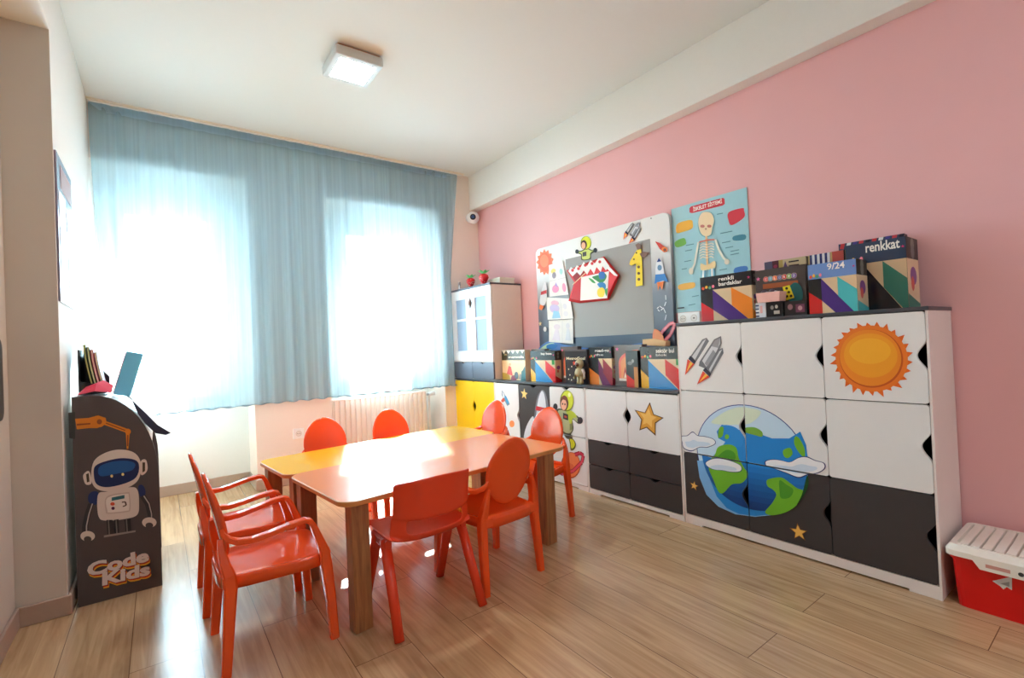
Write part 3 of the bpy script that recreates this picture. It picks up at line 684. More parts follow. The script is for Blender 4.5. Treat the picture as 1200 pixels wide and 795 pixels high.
# ------------------------------------------------------------------ activity board and its papers
t = thing('magnet_board', 'space printed frame board with grey centre on the pink wall', 'board', (XP, 2.465, .80)); W = t.location
by0, by1, bz0, bz1 = 1.806, 3.125, .80, 1.806; XB = XP-.03
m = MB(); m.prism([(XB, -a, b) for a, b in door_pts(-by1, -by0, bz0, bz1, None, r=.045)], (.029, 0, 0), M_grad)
F = wallface(m, XB, lift=.0016)
def blob(u, v, r, col, n=13, j=.12): F.pp([(u+r*(1+(j if i % 2 else -j))*math.cos(2*PI*i/(2*n))*.8, v+r*1.2*(1+(j if i % 2 else -j))*math.sin(2*PI*i/(2*n))) for i in range(2*n)], col)
blob(639, 307.5, 11.5, (240, 130, 84)); F.pell(639, 307.5, 7.4, 11, (236, 112, 74)); F.pell(638, 306, 5, 7.5, (244, 140, 96))
F.smooth([(681, 294), (688, 291), (694, 293), (697, 292), (698, 295), (693, 298), (692, 304), (682, 305), (681, 299), (677, 297), (677, 294)], (70, 76, 44)); F.smooth([(682, 295), (688, 292), (693, 294), (696, 293.5), (692, 297), (691, 303), (683, 304), (682, 298), (678, 296)], (196, 206, 110))
F.pp([(683, 296), (687.5, 295), (687.5, 300), (683, 301)], (58, 54, 60)); F.pell(676.5, 295, 2.1, 2.6, (42, 44, 48)); F.pell(698, 293.5, 2.3, 2.8, (42, 44, 48))
F.pell(687, 285, 6.2, 8, (128, 138, 24)); F.pell(687.4, 284.6, 5.4, 7.2, (218, 222, 48)); F.pell(684.6, 287, 3.7, 5.4, (74, 46, 40)); F.pell(684.2, 288, 2.4, 3.9, (240, 176, 140))
def T2(u, v, a, s): return None
shuttle(F, .45, -85.6, -146.8)
F.pp([(768.5, 283), (774, 285), (782, 291), (783, 295), (779, 296), (774, 292)], (206, 60, 44)); F.pell(779.5, 292.5, 3.4, 3, (240, 132, 50)); F.pell(780, 293, 1.8, 1.6, (120, 60, 40))
F.smooth([(773.5, 303), (777, 308), (779, 318), (779, 330), (771, 331), (769, 319), (770, 308)], (226, 232, 238)); F.pp([(773, 302.5), (776, 306.5), (770.5, 307.5)], (40, 62, 130)); F.pell(774, 314, 2.6, 3.4, (110, 150, 184))
F.pp([(769, 322), (780, 321), (784, 331), (778, 329), (772, 331), (768, 333)], (60, 132, 204)); F.pp([(771, 331), (779, 330), (777, 340), (774, 335), (772, 341)], (238, 128, 60))
lp = [(781, 346), (781.5, 354), (779, 361), (774, 365), (771, 362), (774, 359), (779, 362), (782, 369), (780, 378)]
for i in range(len(lp)-1):
    (u0, v0), (u1, v1) = lp[i], lp[i+1]; F.pline([(u0, v0), (u0+(u1-u0)*.7, v0+(v1-v0)*.7)], .006, (226, 230, 236))
rg = [(772, 399), (778, 388), (786, 380), (791, 378.5), (791, 383), (787, 392), (779, 401), (772, 404)]
F.pline(rg, .022, (232, 116, 134)); F.pline(rg, .009, (246, 170, 176))
F.smooth([(768, 386), (774, 388), (778, 394), (776, 401), (768, 402), (766, 395)], (244, 150, 110))
F.smooth([(632, 410), (640, 402), (650, 399), (662, 404), (690, 408), (720, 407), (760, 402), (765, 412), (700, 416), (640, 416)], (80, 128, 196)); F.smooth([(634, 410), (641, 404), (649, 402), (652, 406), (644, 411)], (190, 220, 180)); F.smooth([(642, 405), (649, 403), (655, 405), (650, 409), (643, 409)], (40, 120, 190))
F.smooth([(639.5, 331), (642, 337), (642, 350), (639, 358), (634, 356), (635, 345)], (220, 222, 226)); F.pp([(635.5, 342), (642, 340), (642, 344), (635, 346)], (190, 40, 48)); F.pp([(634, 357), (639, 359), (636, 364), (633, 362)], (240, 120, 60))
F.star(*F.px(634.5, 379.5), .022, (246, 222, 160)); F.pell(640, 386, 1.8, 3, (226, 226, 228)); F.pell(764.5, 249.8+6.5, .8, .8, (110, 110, 110))
m.build('frame', t, world=W)
m = MB(); gy0, gy1, gz0, gz1 = 1.956, 2.762, 1.045, 1.662
m.box(XB-.001, XB+.002, gy0, gy1, gz0, gz1, mat('grey magnetic sheet', (158, 156, 152), .45, .4, vary=.02, scale=9))
m.build('magnetic_sheet', t, world=W)
def sheet_paper(name, corners, lab, draw, curl=.012, x=XB-.008, grp='colouring sheets on the board'):
    """thin sheet hung on the board, slightly curled off it at the bottom"""
    P = [at(u, v, 'x', x) for u, v in corners]; c = sum(P, Vector())/4; m = MB(); n = 6
    # corners: top-left, top-right, bottom-right, bottom-left
    vs = []
    for j in range(n+1):
        for i in range(n+1):
            p = (P[0].lerp(P[1], i/n)).lerp(P[3].lerp(P[2], i/n), j/n); p.x -= curl*(j/n)**2*(.6+.4*math.sin(i/n*PI)); vs.append(p)
    N = (n+1)**2
    fs = [(j*(n+1)+i, (j+1)*(n+1)+i, (j+1)*(n+1)+i+1, j*(n+1)+i+1) for j in range(n) for i in range(n)]
    m.add(vs, fs, M_paper, True); m.add([p+Vector((.0006, 0, 0)) for p in vs], [f[::-1] for f in fs], M_paper, True)
    def at_sheet(a, b):
        j = b*n; p = (P[0].lerp(P[1], a)).lerp(P[3].lerp(P[2], a), b); p.x -= curl*b**2*(.6+.4*math.sin(a*PI))+.0012; return p
    def ink(pts, col): m.add([at_sheet(a, b) for a, b in pts], [list(range(len(pts)))[::-1]], flatc(col))
    def oval(ca, cb, ra, rb, col, k=14): ink([(ca+ra*math.cos(2*PI*i/k), cb+rb*math.sin(2*PI*i/k)) for i in range(k)], col)
    draw(ink, oval); return tag(m.build(name, world=c), lab, 'drawing', grp)
def dr1(ink, oval):
    oval(.30, .22, .16, .07, (240, 214, 110)); oval(.33, .36, .13, .1, (150, 140, 150)); oval(.36, .78, .2, .12, (232, 150, 190)); ink([(.3, .7), (.5, .74), (.42, .58)], (190, 170, 220)); oval(.8, .3, .1, .09, (170, 220, 216)); oval(.84, .78, .1, .13, (236, 160, 190)); ink([(.0, .505), (1, .495), (1, .51), (0, .52)], (206, 206, 210))
def dr2(ink, oval):
    oval(.36, .25, .16, .12, (226, 180, 200)); oval(.32, .5, .2, .2, (200, 190, 226)); ink([(.2, .95), (.55, .95), (.48, .6), (.28, .6)], (150, 200, 226)); oval(.75, .4, .08, .14, (224, 222, 228)); oval(.75, .75, .09, .13, (228, 226, 230)); ink([(.6, .05), (.615, .05), (.615, 1), (.6, 1)], (214, 214, 218))
def dr3(ink, oval):
    oval(.35, .3, .14, .12, (228, 216, 224)); ink([(.15, .9), (.5, .9), (.42, .42), (.28, .42)], (226, 212, 222)); oval(.8, .28, .08, .12, (224, 222, 226)); ink([(.7, .88), (.92, .88), (.86, .4), (.76, .4)], (220, 222, 228)); ink([(.58, .05), (.595, .05), (.595, 1), (.58, 1)], (214, 214, 218))
sheet_paper('colouring_sheet', [(643, 311), (659, 305.5), (667, 345.5), (645, 348)], 'topmost of the three colouring sheets hung on the board', dr1)
sheet_paper('colouring_sheet', [(640, 348.5), (668, 350), (672.5, 373.5), (642.5, 375)], 'colouring sheet with the blue dress, middle of the three on the board', dr2, x=XB-.011)
sheet_paper('colouring_sheet', [(643, 376), (671, 374), (672.5, 403), (644, 401)], 'palest colouring sheet, lowest of the three on the board', dr3, x=XB-.009)

# red folded paper work
t = thing('paper_collage', 'red hexagonal folded paper work with a white card hung on the board', 'craft', at(692, 330, 'x', XB)); W = t.location
xo = XB-.034; m = MB()
hexo = [(664, 317), (708, 300.5), (726.6, 322.5), (713.5, 352), (679, 355.5), (666, 353), (673, 331)]
rp = mat('red card', (214, 34, 40), .5); P0 = [at(u, v, 'x', XB-.009) for u, v in hexo]; P1 = [at(u, v, 'x', xo) for u, v in [(668, 318), (706, 304), (724, 323), (711, 349), (680, 352.5), (668, 350), (675, 331)]]
n = len(P0); m.add(P0+P1, [(i, (i+1) % n, (i+1) % n+n, i+n) for i in range(n)]+[[i+n for i in range(n)], [i for i in range(n)][::-1]], rp)
F = wallface(m, xo)
F.pp([(668, 319), (675, 331), (684, 323), (690, 312)], (150, 20, 26)); F.pline([(671, 334), (686, 320)], .006, (250, 210, 160)); F.pp([(706, 304), (724, 323), (722, 325), (704, 308)], (246, 236, 234)); F.pp([(675, 331), (681, 326), (680, 352), (668, 350)], (200, 24, 30)); F.pp([(714, 321), (723, 324), (711, 348), (712, 330)], (226, 52, 58))
m.build('folded_card', t, world=W)
m = MB(); F = wallface(m, xo-.003); Q = [(681, 325), (713.5, 318), (711.5, 349.5), (680, 352.5)]
P = [at(u, v, 'x', xo-.003) for u, v in Q]; m.prism(P[::-1] if False else P, (.002, 0, 0), M_paper)
F.smooth([(694, 325), (699, 323), (703, 322), (708, 320), (711, 324), (708, 330), (704, 332), (699, 329)], (58, 140, 74)); F.smooth([(702, 320), (708, 319), (709, 326), (703, 327)], (46, 110, 180)); F.smooth([(700, 333), (706, 331), (710, 334), (709, 341), (704, 338)], (52, 130, 190)); F.smooth([(701, 339), (706, 337), (709, 341), (707, 348), (702, 348), (700, 344)], (240, 214, 60)); F.smooth([(709, 341), (712, 338), (711, 347)], (70, 160, 80)); F.smooth([(690, 326), (695, 328), (698, 332), (694, 331)], (70, 160, 80))
m.build('white_card', t, world=W)
m = MB(); F = wallface(m, xo-.0015)
zz = [(666, 318), (669, 313), (673, 316), (676, 311), (680, 314), (684, 307), (688, 312), (692, 305), (697, 309), (701, 303), (707, 302), (714, 312), (710, 317), (706, 312), (704, 319), (699, 313), (696, 321), (692, 315), (688, 322), (684, 317), (680, 323), (676, 319), (671, 324)]
m.prism([F.P(*F.px(*p)) for p in zz], (.001, 0, 0), M_paper)
for p in zz[1:11:2]: F.pell(p[0]+2, p[1]+4, 1.7, 1.8, (214, 60, 60))
m.build('paper_trim', t, world=W)
# yellow giraffe shaped as a 1
t = thing('paper_giraffe', 'yellow paper giraffe with brown spots on the grey board', 'craft', at(746, 315, 'x', XB)); W = t.location; xo = XB-.010
def cut(pts, x, th, mt, nm):
    m = MB(); m.prism([at(u, v, 'x', x) for u, v in pts][::-1], (th, 0, 0), mt); return m
yl = mat('yellow card', (244, 214, 44), .55)
m = cut([(744.5, 296), (747, 292.5), (751, 292), (752, 300), (753, 334.5), (745, 336), (745.5, 309), (740, 311.5), (737.5, 310), (738.5, 306)], xo, .003, yl, 'b')
F = wallface(m, xo)
for u, v in ((748.5, 313), (748.6, 320.5), (748.8, 327.5)): F.pell(u, v, 1.6, 1.7, (92, 60, 30))
F.pell(743, 304, .9, 1, (70, 50, 30)); F.pell(746, 296.5, .9, 1, (92, 60, 30)); m.build('body', t, world=W)
br = mat('brown card', (122, 92, 82), .6)
cut([(749.5, 297.5), (754, 295), (760, 296), (757, 300.5), (752, 302)], xo-.002, .002, br, 'e').build('ear', t, world=W)
cut([(744.5, 287), (748, 285), (751.5, 287), (751, 292), (747, 293)], xo-.002, .002, br, 'h').build('horn', t, world=W)
# paper boat at the lower right of the board
t = thing('paper_craft', 'peach folded paper shape standing at the lower edge of the board', 'craft', at(768, 402, 'x', XB-.06)); W = t.location; xo = XB-.052
pe = mat('peach paper', (248, 196, 140), .6)
cut([(753, 398), (766, 397), (780, 400), (780, 406), (753, 405)], xo, .047, pe, 'b').build('base', t, bevel=.002, world=W)
cut([(767, 385.5), (777, 394), (778, 400), (767, 399)], xo+.006, .003, mat('orange paper', (246, 160, 110), .6), 's').build('flap', t, world=W)

# ------------------------------------------------------------------ skeleton poster
py0, py1, pz0, pz1 = 1.322, 1.803, 1.165, 1.820; XQ = XP-.006
m = MB(); m.box(XQ, XP-.002, py0, py1, pz0, pz1, mat('poster blue paper', (158, 206, 216), .4))
F = wallface(m, XQ); BON = (240, 218, 178); DK = (120, 170, 180)
F.pp([(808, 244), (810, 242), (847, 232), (849, 233), (849.5, 239), (847, 241), (811, 250), (808, 249)], (206, 40, 56))
a0, b0 = F.px(811.5, 249); a1, b1 = F.px(847.5, 239.2)
F.text('İSKELET SİSTEMİ', a0+.006, b0+.004, (a1-a0)-.012, .030, (250, 240, 236), rot=0.012)
for P, col in (([(793, 264), (799, 260), (810, 258), (812, 262), (811, 268), (800, 272), (793, 273)], (240, 180, 50)), ([(854, 249), (870, 244), (872, 247), (872, 255), (858, 264), (854, 259)], (210, 44, 62)), ([(791, 284), (801, 279), (804, 283), (803, 287), (793, 290)], (110, 180, 76)), ([(860, 277), (873, 275), (873, 281), (860, 282)], (56, 128, 150)), ([(862, 314), (875, 312), (875, 318), (861, 320)], (66, 126, 196)), ([(796, 334), (812, 331), (815, 334), (812, 338), (797, 340)], (238, 184, 84))): F.smooth(P, col, 4)
F.smooth([(818, 262), (821, 251), (828, 248), (835, 250), (838, 259), (836, 268), (834, 276), (826, 278), (820, 273)], (110, 170, 180)); F.smooth([(818.5, 260), (822, 250.5), (828, 248.5), (834, 250.5), (837, 258), (835, 267), (833, 275), (826.5, 277), (821, 272)], BON)
for u in (823.5, 831.5): F.pell(u, 265.3, 2.6, 1.8, (196, 120, 104))
F.pell(827.5, 268.5, .9, 1.1, (150, 96, 80))
F.pline([(828, 277), (829, 306), (829.5, 312)], .013, (240, 196, 140))
for k in range(6):
    v = 286+k*3.1; w_ = 8.5-.3*abs(k-2.5)
    F.pline([(828.5-w_, v+2), (824, v-.2), (829, v+1), (834, v-.8), (829+w_, v+.6)], .0055, (246, 230, 204))
F.pline([(820, 284), (829, 281.5), (838, 281)], .009, (226, 130, 110))
for a in ([(819, 284), (816.5, 298), (814.5, 310), (811, 317)], [(839, 281), (843, 293), (848, 302), (852, 306)]): F.pline(a, .016, (200, 226, 220)); F.pline(a, .010, (244, 234, 214))
F.pell(810.5, 318, 2.6, 4, (232, 224, 204)); F.pell(852.5, 307, 3, 3.4, (232, 224, 204))
F.smooth([(822, 309), (829, 311), (838, 306), (839, 313), (834, 317), (830, 316), (826, 318), (822, 316)], (240, 214, 160))
for a in ([(825, 317), (824, 340), (825, 362)], [(835, 315), (836, 340), (836, 362)]): F.pline(a, .030, (120, 190, 214)); F.pline(a, .013, (236, 240, 236))
for u, v, w_ in ((841, 251.5, 7), (845, 274, 14), (847, 285, 10), (851, 291, 9), (857, 295, 10), (857, 299, 10), (805, 288, 9), (804, 294.5, 8), (803, 307, 8), (800, 316, 6), (844, 317, 9), (812, 348, 8), (808, 358, 8)): F.pline([(u, v), (u+w_, v-w_*.2)], .005, (96, 140, 150))
F.pline([(795, 361.5), (803, 360.7)], .008, (40, 50, 60))
tag(m.build('poster', world=(XP, 1.56, 1.5)), 'light blue skeleton poster on the pink wall', 'poster')

# ------------------------------------------------------------------ game boxes
BEI = (222, 196, 158); BLK = (30, 28, 30)
def game_box(lab, y1, y0, xf, z0, h, depth, draw, grp, side=BLK, name='game_box', rz=0):
    """upright cardboard box; y1 is its left end seen from the room"""
    w = y1-y0; c = Vector((xf, (y0+y1)/2, z0))
    m = MB(); m.box(0, depth, -w/2, w/2, 0, h, flatc(side))
    m2 = Face(m, (0, w/2, 0), (0, -1, 0), (0, 0, 1), rough=.2 if '9/24' not in lab else .1); draw(m2, w, h)
    S = Face(m, (0, -w/2, 0), (1, 0, 0), (0, 0, 1)); S2 = Face(m, (depth, w/2, 0), (-1, 0, 0), (0, 0, 1)); T = Face(m, (0, w/2, h), (0, -1, 0), (1, 0, 0))
    draw_side = getattr(draw, 'side', None)
    if draw_side: draw_side(S, depth, h); draw_side(S2, depth, h)
    o = m.build(name, world=None); o.location = c; o.rotation_euler = (0, 0, rz); return tag(o, lab, 'box', grp)
def stripes(title, c1, c2, c3, sub=None, hd=.30, k=.2, tri=True, tx=.42, tw=.42, head=BLK, badge=(40, 140, 60), th=.10, green=True):
    def d(F, w, h):
        L = h*(1-hd)
        def q(P, col): F.poly([(a*w, b*L) for a, b in P], col)
        F.rect(0, w, 0, L, BEI); F.rect(0, w, L, h, head)
        q([(0, 1), (k, 1), (k, .36), (0, .64)], BLK); q([(0, .64), (k, .36), (k, .0), (0, .0)], c1)
        q([(k, .97), (.90, .0), (k, .0)] if tri else [(k, 1), (.92, .0), (.55, .0), (k, .36)], c2)
        q([(.62, 1), (1, .60), (1, .0), (.92, 0), (.62, .46)], c3)
        if green: q([(.88, 1), (.98, 1), (.98, .8), (.88, .8)], badge)
        ls = title.split('\n')
        for i, q_ in enumerate(ls): F.text(q_, tx*w, L+h*hd*(.50 if len(ls) == 1 else .56-.36*i), tw*w*(len(q_)/max(map(len, ls))), h*th, (244, 240, 232))
        if sub: F.text(sub, tx*w, L+h*hd*.24, tw*w*.6, h*th*.55, (230, 226, 218), bold=.005)
        for i, cc in enumerate(((230, 90, 50), (240, 180, 60), (90, 170, 120), (236, 130, 150))): F.ell(w*(.06+.07*i), L+h*(.05+.02*(i % 2)), w*.028, h*.035, cc, n=12)
        F.star(.955*w, L+h*hd*.55, w*.03, (214, 60, 120))
    def side(F, w, h):
        L = h*(1-hd); F.rect(0, w, 0, L, (226, 202, 166)); F.rect(0, w, L, h, (44, 40, 38))
        F.poly([(0, L*.3), (w, L*.1), (w, 0), (0, 0)], c3); F.ell(w*.5, L*.66, w*.28, w*.25, (130, 80, 150), n=12); F.ell(w*.4, L*.5, w*.14, w*.2, (210, 90, 80), n=10); F.ell(w*.5, h*.9, w*.16, w*.2, (120, 120, 110), n=10); F.ell(w*.5, h*.8, w*.16, w*.2, (110, 110, 110), n=10)
    d.side = side; return d
def mancala(F, w, h):
    F.rect(0, w, 0, h*.66, (244, 208, 158)); F.rect(0, w, h*.66, h, (66, 58, 34))
    for i in range(5): F.poly([(w*(.0+.2*i), h), (w*(.2+.2*i), h), (w*(.1+.2*i), h*.88)], (240, 226, 200))
    F.text('mancala', w*.30, h*.73, w*.66, h*.085, (250, 240, 214)); F.text('the', w*.12, h*.83, w*.12, h*.05, (230, 200, 130))
    q = lambda P, c: F.poly([(a*w, b*h) for a, b in P], c)
    q([(0, 0), (.35, 0), (.30, .2), (0, .24)], (206, 160, 70)); q([(.2, .2), (.46, .14), (.40, .44), (.30, .48)], (216, 58, 44)); F.ell(.36*w, .52*h, .05*w, .045*h, (230, 160, 110)); q([(.36, 0), (.62, 0), (.6, .18), (.42, .14)], (140, 40, 70)); F.ell(.62*w, .16*h, .08*w, .12*h, (58, 66, 84)); q([(.8, 0), (1, 0), (1, .5), (.9, .34), (.84, .3)], (34, 104, 110)); q([(.72, .05), (.8, .0), (.82, .2), (.76, .22)], (170, 160, 156))
def arch(F, w, h):
    F.rect(0, w, 0, h, (112, 100, 96)); q = lambda P, c: F.poly([(a*w, b*h) for a, b in P], c)
    P = [(.15, .12)]+[(.15+.8*(1-math.cos(t))/1.0*.9, .55+.33*math.sin(t)) for t in [PI/2*i/8 for i in range(9)]]+[(.95, .12)]
    q(P, (238, 120, 96)); q([(.22, .14)]+[(.22+.73*(1-math.cos(t))*.9, .54+.25*math.sin(t)) for t in [PI/2*i/8 for i in range(9)]]+[(.95, .14)], (240, 160, 104))
    q([(.55, .14), (.78, .14), (.78, .66), (.58, .7)], (120, 160, 184)); q([(.3, .2), (.45, .2), (.38, .48)], (190, 60, 60)); q([(.33, .2), (.43, .2), (.38, .34)], (250, 230, 200)); q([(.62, .2), (.74, .2), (.7, .42)], (120, 40, 90))
    F.rect(.15*w, .45*w, .12*h, .18*h, (236, 220, 210)); F.star(.12*w, .90*h, w*.07, (240, 120, 170)); F.rect(0, w, 0, h*.1, (92, 84, 80))
def spacebox(F, w, h):
    F.rect(0, w, 0, h, (50, 44, 48)); F.text('MetroGoal', .06*w, .70*h, .86*w, .085*h, (240, 226, 190)); F.star(.42*w, .60*h, w*.09, (206, 70, 56))
    for a, b in ((.15, .42), (.2, .25), (.13, .12), (.3, .5), (.5, .4), (.8, .5), (.27, .1)): F.star(a*w, b*h, w*.035, (236, 220, 190))
    F.rect(.02*w, .98*w, .955*h, h, (96, 90, 92))
def smallbox(F, w, h):
    F.rect(0, w, 0, h, (34, 36, 36)); q = lambda P, c: F.poly([(a*w, b*h) for a, b in P], c)
    q([(0, .36), (.7, .18), (.7, 0), (0, 0)], (204, 44, 42)); q([(.66, .0), (.98, .0), (.98, .56), (.66, .56)], (190, 124, 60)); F.ell(.35*w, .66*h, .2*w, .05*h, (120, 124, 124)); F.ell(.6*w, .72*h, .1*w, .05*h, (150, 150, 146))
G1 = 'game boxes on the low worktop'; ZL = .7155
BL, RD, YE = (46, 140, 204), (216, 30, 36), (240, 180, 40)
game_box('cream box with a red seated figure, leftmost on the low worktop', 3.357, 3.035, 2.37, ZL, .248, .055, mancala, G1, (226, 206, 176))
game_box('grey box edge with an orange arch directly right of the cream mancala box', 3.02, 2.86, 2.425, ZL, .250, .05, arch, G1, (104, 92, 90))
game_box('striped box with blue triangle and red bar left of the dark space box', 2.955, 2.665, 2.36, ZL, .236, .06, stripes('bay bom', YE, BL, RD, tx=.46), G1)
game_box('grey arch box with its left edge showing beside the dark space box', 2.672, 2.49, 2.425, ZL, .262, .04, arch, G1, (104, 92, 90))
game_box('dark box with stars behind the little astronaut figure', 2.565, 2.345, 2.37, ZL, .240, .05, spacebox, G1, (70, 62, 64))
game_box('black box with purple and blue stripes, titled road go', 2.342, 2.135, 2.385, ZL, .252, .06, stripes('road-go', (236, 140, 60), (112, 34, 92), (150, 40, 60), 'the', k=.42, tri=False, tx=.30, tw=.6, green=False), G1)
game_box('grey box with a pink arch between the road go box and the small black box', 2.125, 1.90, 2.40, ZL, .262, .05, arch, G1, (104, 92, 90))
game_box('small black box with red corner, narrowest on the low worktop', 1.985, 1.893, 2.345, ZL, .225, .05, smallbox, G1)
game_box('striped box with blue triangle and red bar at the right end of the low worktop', 1.884, 1.600, 2.36, ZL, .247, .06, stripes('sektör bul', YE, BL, RD, 'blok', tx=.41, tw=.44), G1)
# astronaut figure
t = thing('astronaut_figure', 'small khaki astronaut figure standing in front of the dark star box', 'figurine', (2.335, 2.385, ZL)); kh = mat('khaki plastic', (178, 170, 132), .5)
m = MB(); m.tube([(0, 0, .055), (0, 0, .075), (0, 0, .105), (0, 0, .115)], [.026, .030, .027, .014], kh, 14); m.build('torso', t)
for s in (-1, 1):
    m = MB(); m.tube([(0, s*.014, .065), (0, s*.015, .03), (-.002, s*.016, .008)], [.013, .012, .013], kh, 10); m.ball((-.006, s*.016, .007), (.016, .011, .0065), kh, 10, 6); m.build('leg', t)
    m = MB(); m.tube([(0, s*.026, .105), (0, s*.040, .08), (-.006, s*.046, .05)], [.010, .009, .008], M_paper if s < 0 else kh, 10); m.ball((-.007, s*.047, .046), .009, kh, 8, 6); m.build('arm', t)
m = MB(); m.ball((0, 0, .142), (.030, .032, .032), kh, 16, 10); m.ball((-.013, 0, .140), (.020, .022, .020), flatc((90, 48, 40)), 14, 8); m.build('helmet', t)

G2 = 'game boxes on the tall cabinet'; ZT = 1.088
game_box('black box with purple and orange stripes, leftmost on the tall cabinet', 1.462, 1.186, 2.36, ZT, .238, .05, stripes('renkli\nbardaklar', (212, 34, 44), (78, 36, 124), (240, 136, 40), None, k=.25, tri=False, tx=.38, tw=.45, th=.085, green=False), G2)
def colour_box(F, w, h):
    F.rect(0, w, 0, h, (78, 70, 68))
    for i, (ch, cc) in enumerate(zip('COLORED', ((214, 52, 52), (60, 160, 184), (236, 120, 70), (66, 70, 140), (206, 44, 48), (110, 170, 60), (92, 60, 150)))):
        a = w*(.22+.095*i); F.ell(a, h*.80, w*.055, h*.055, (230, 200, 180), n=16); F.ell(a, h*.80, w*.048, h*.048, cc, n=16); F.text(ch, a-w*.022, h*.775, w*.044, h*.05, (250, 246, 240))
    F.rect(w*.16, w*.86, h*.60, h*.70, (160, 86, 50)); F.ell(w*.80, h*.42, w*.14, h*.24, (36, 110, 112)); F.star(w*.07, h*.82, w*.05, (220, 120, 170))
    def patch(P, holes):
        F.poly([(a*w, b*h) for a, b in P], (240, 216, 50))
        for a, b in holes: F.ell(a*w, b*h, w*.028, h*.028, (60, 50, 30), n=10)
    patch([(.06, .44), (.18, .56), (.32, .48), (.20, .34)], ((.13, .45), (.20, .49), (.24, .42), (.20, .38))); patch([(.56, .60), (.70, .62), (.78, .36), (.62, .32)], ((.64, .56), (.68, .48), (.72, .40), (.64, .40)))
game_box('brown grey box with coloured round letters behind the pink tub', 1.172, .945, 2.372, ZT, .232, .05, colour_box, G2, (78, 70, 68))
def geo(F, w, h):
    F.rect(0, w, 0, h, (196, 176, 140)); F.rect(0, w*.2, 0, h, (84, 84, 110)); F.rect(w*.2, w*.36, 0, h, (84, 44, 54)); F.rect(w*.36, w*.46, 0, h, (176, 150, 84))
    for k in (.86, .93): F.rect(w*.60, w*.84, h*k, h*(k+.025), (44, 40, 44))
    F.poly([(w*.46, h*.84), (w*.58, h*.84), (w*.52, h*.97)], (96, 70, 110)); F.ell(w*.28, h*.9, w*.05, h*.03, (160, 60, 90))
game_box('geometric patterned box rising behind the box of round letters', 1.160, .970, 2.445, ZT, .278, .05, geo, G2, (170, 150, 120))
def striped(F, w, h):
    F.rect(0, w, 0, h, (206, 176, 120))
    for i in range(4): F.rect(w*(.04+.14*i), w*(.11+.14*i), 0, h, (46, 56, 110)); F.rect(w*(.11+.14*i), w*(.18+.14*i), 0, h, (222, 222, 226))
    F.rect(w*.66, w*.96, h*.72, h, (196, 82, 74)); F.rect(w*.96, w, 0, h, BLK)
game_box('box with blue and white upright stripes behind the 9/24 box', .962, .812, 2.45, ZT, .278, .05, striped, G2, (60, 52, 52))
game_box('striped box with teal bar marked 9/24', .906, .726, 2.297, ZT, .214, .118, stripes('9/24', (206, 34, 34), (70, 44, 126), (78, 190, 196), None, k=.28, tri=False, tx=.42, tw=.36, th=.13, head=(112, 146, 206), green=False), G2)
game_box('large beige box with green bar marked renkkat, rightmost on the tall cabinet', .800, .592, 2.420, ZT, .290, .152, stripes('renkkat', (206, 34, 34), (28, 22, 30), (58, 130, 112), None, k=.30, tri=True, tx=.35, tw=.56, th=.14, head=(54, 68, 92), green=False), G2)
def mosaic(F, w, h):
    F.rect(0, w, 0, h, (60, 70, 96)); cs = ((206, 60, 66), (236, 236, 236), (70, 66, 140), (206, 70, 80), (40, 44, 60))
    for i in range(10): F.poly([(w*(.02+.1*i), h*.93), (w*(.08+.1*i), h*.92), (w*(.11+.1*i), h), (w*(.04+.1*i), h)], cs[i % 5])
game_box('dark blue box with a red and white patterned top edge behind the renkkat box', .880, .635, 2.578, ZT, .326, .045, mosaic, G2, (90, 60, 66))
t = thing('pink_tub', 'pale pink open tub of small toys on the black boxes', 'tub', (2.315, 1.075, ZT+.070)); W = t.location
pk = mat('pink plastic', (240, 186, 176), .4); m = MB(); P = [(-.035, -.055), (.035, -.055), (.035, .055), (-.035, .055)]
def rr(z, s): return [Vector((a*s, b*s, z)) for a, b in P]
m.loft([rr(0, .9), rr(.045, 1), rr(.045, .93), rr(.004, .84)], pk, cap=False); m.add(rr(0, .9), [(3, 2, 1, 0)], pk); m.add(rr(.004, .84), [(0, 1, 2, 3)], pk)
m.build('tub', t, bevel=.0015)
m = MB()
for i in range(7): m.ball((random.uniform(-.02, .02), -.04+.013*i, .03+.018*random.random()), .014, flatc(((190, 190, 200), (230, 230, 235), (90, 80, 90), (170, 140, 120))[i % 4]), 10, 6)
o = m.build('toys', t); o['kind'] = 'stuff'
def smallb(lab, y1, y0, x, h, d, draw, side): return game_box(lab, y1, y0, x, ZT, h, d, draw, 'small boxes under the pink tub', side)
def w1(F, w, h):
    F.rect(0, w, 0, h, (226, 230, 238))
    for i in range(4): F.rect(0, w*.35, h*(.06+.24*i), h*(.16+.24*i), (60, 66, 110))
    F.rect(w*.45, w*.7, h*.3, h*.8, (230, 180, 180))
def w2(F, w, h): F.rect(0, w, 0, h, BLK); F.ell(w*.35, h*.62, w*.1, h*.14, (150, 140, 136)); F.ell(w*.62, h*.66, w*.09, h*.12, (190, 186, 180)); F.rect(w*.45, w*.8, h*.18, h*.4, (186, 180, 170))
def w3(F, w, h): F.rect(0, w, 0, h, (40, 32, 38)); F.ell(w*.25, h*.6, w*.12, h*.2, (150, 110, 120)); F.rect(w*.5, w*.9, h*.2, h*.75, (110, 56, 84)); F.ell(w*.7, h*.48, w*.1, h*.16, (190, 140, 150))
smallb('little white and blue striped box under the pink tub', 1.145, 1.098, 2.305, .070, .06, w1, (226, 230, 238))
smallb('little black box in the middle under the pink tub', 1.096, 1.022, 2.308, .070, .06, w2, BLK)
smallb('little dark plum box right of the one beneath the pink tub', 1.018, .925, 2.318, .066, .05, w3, (40, 32, 38))

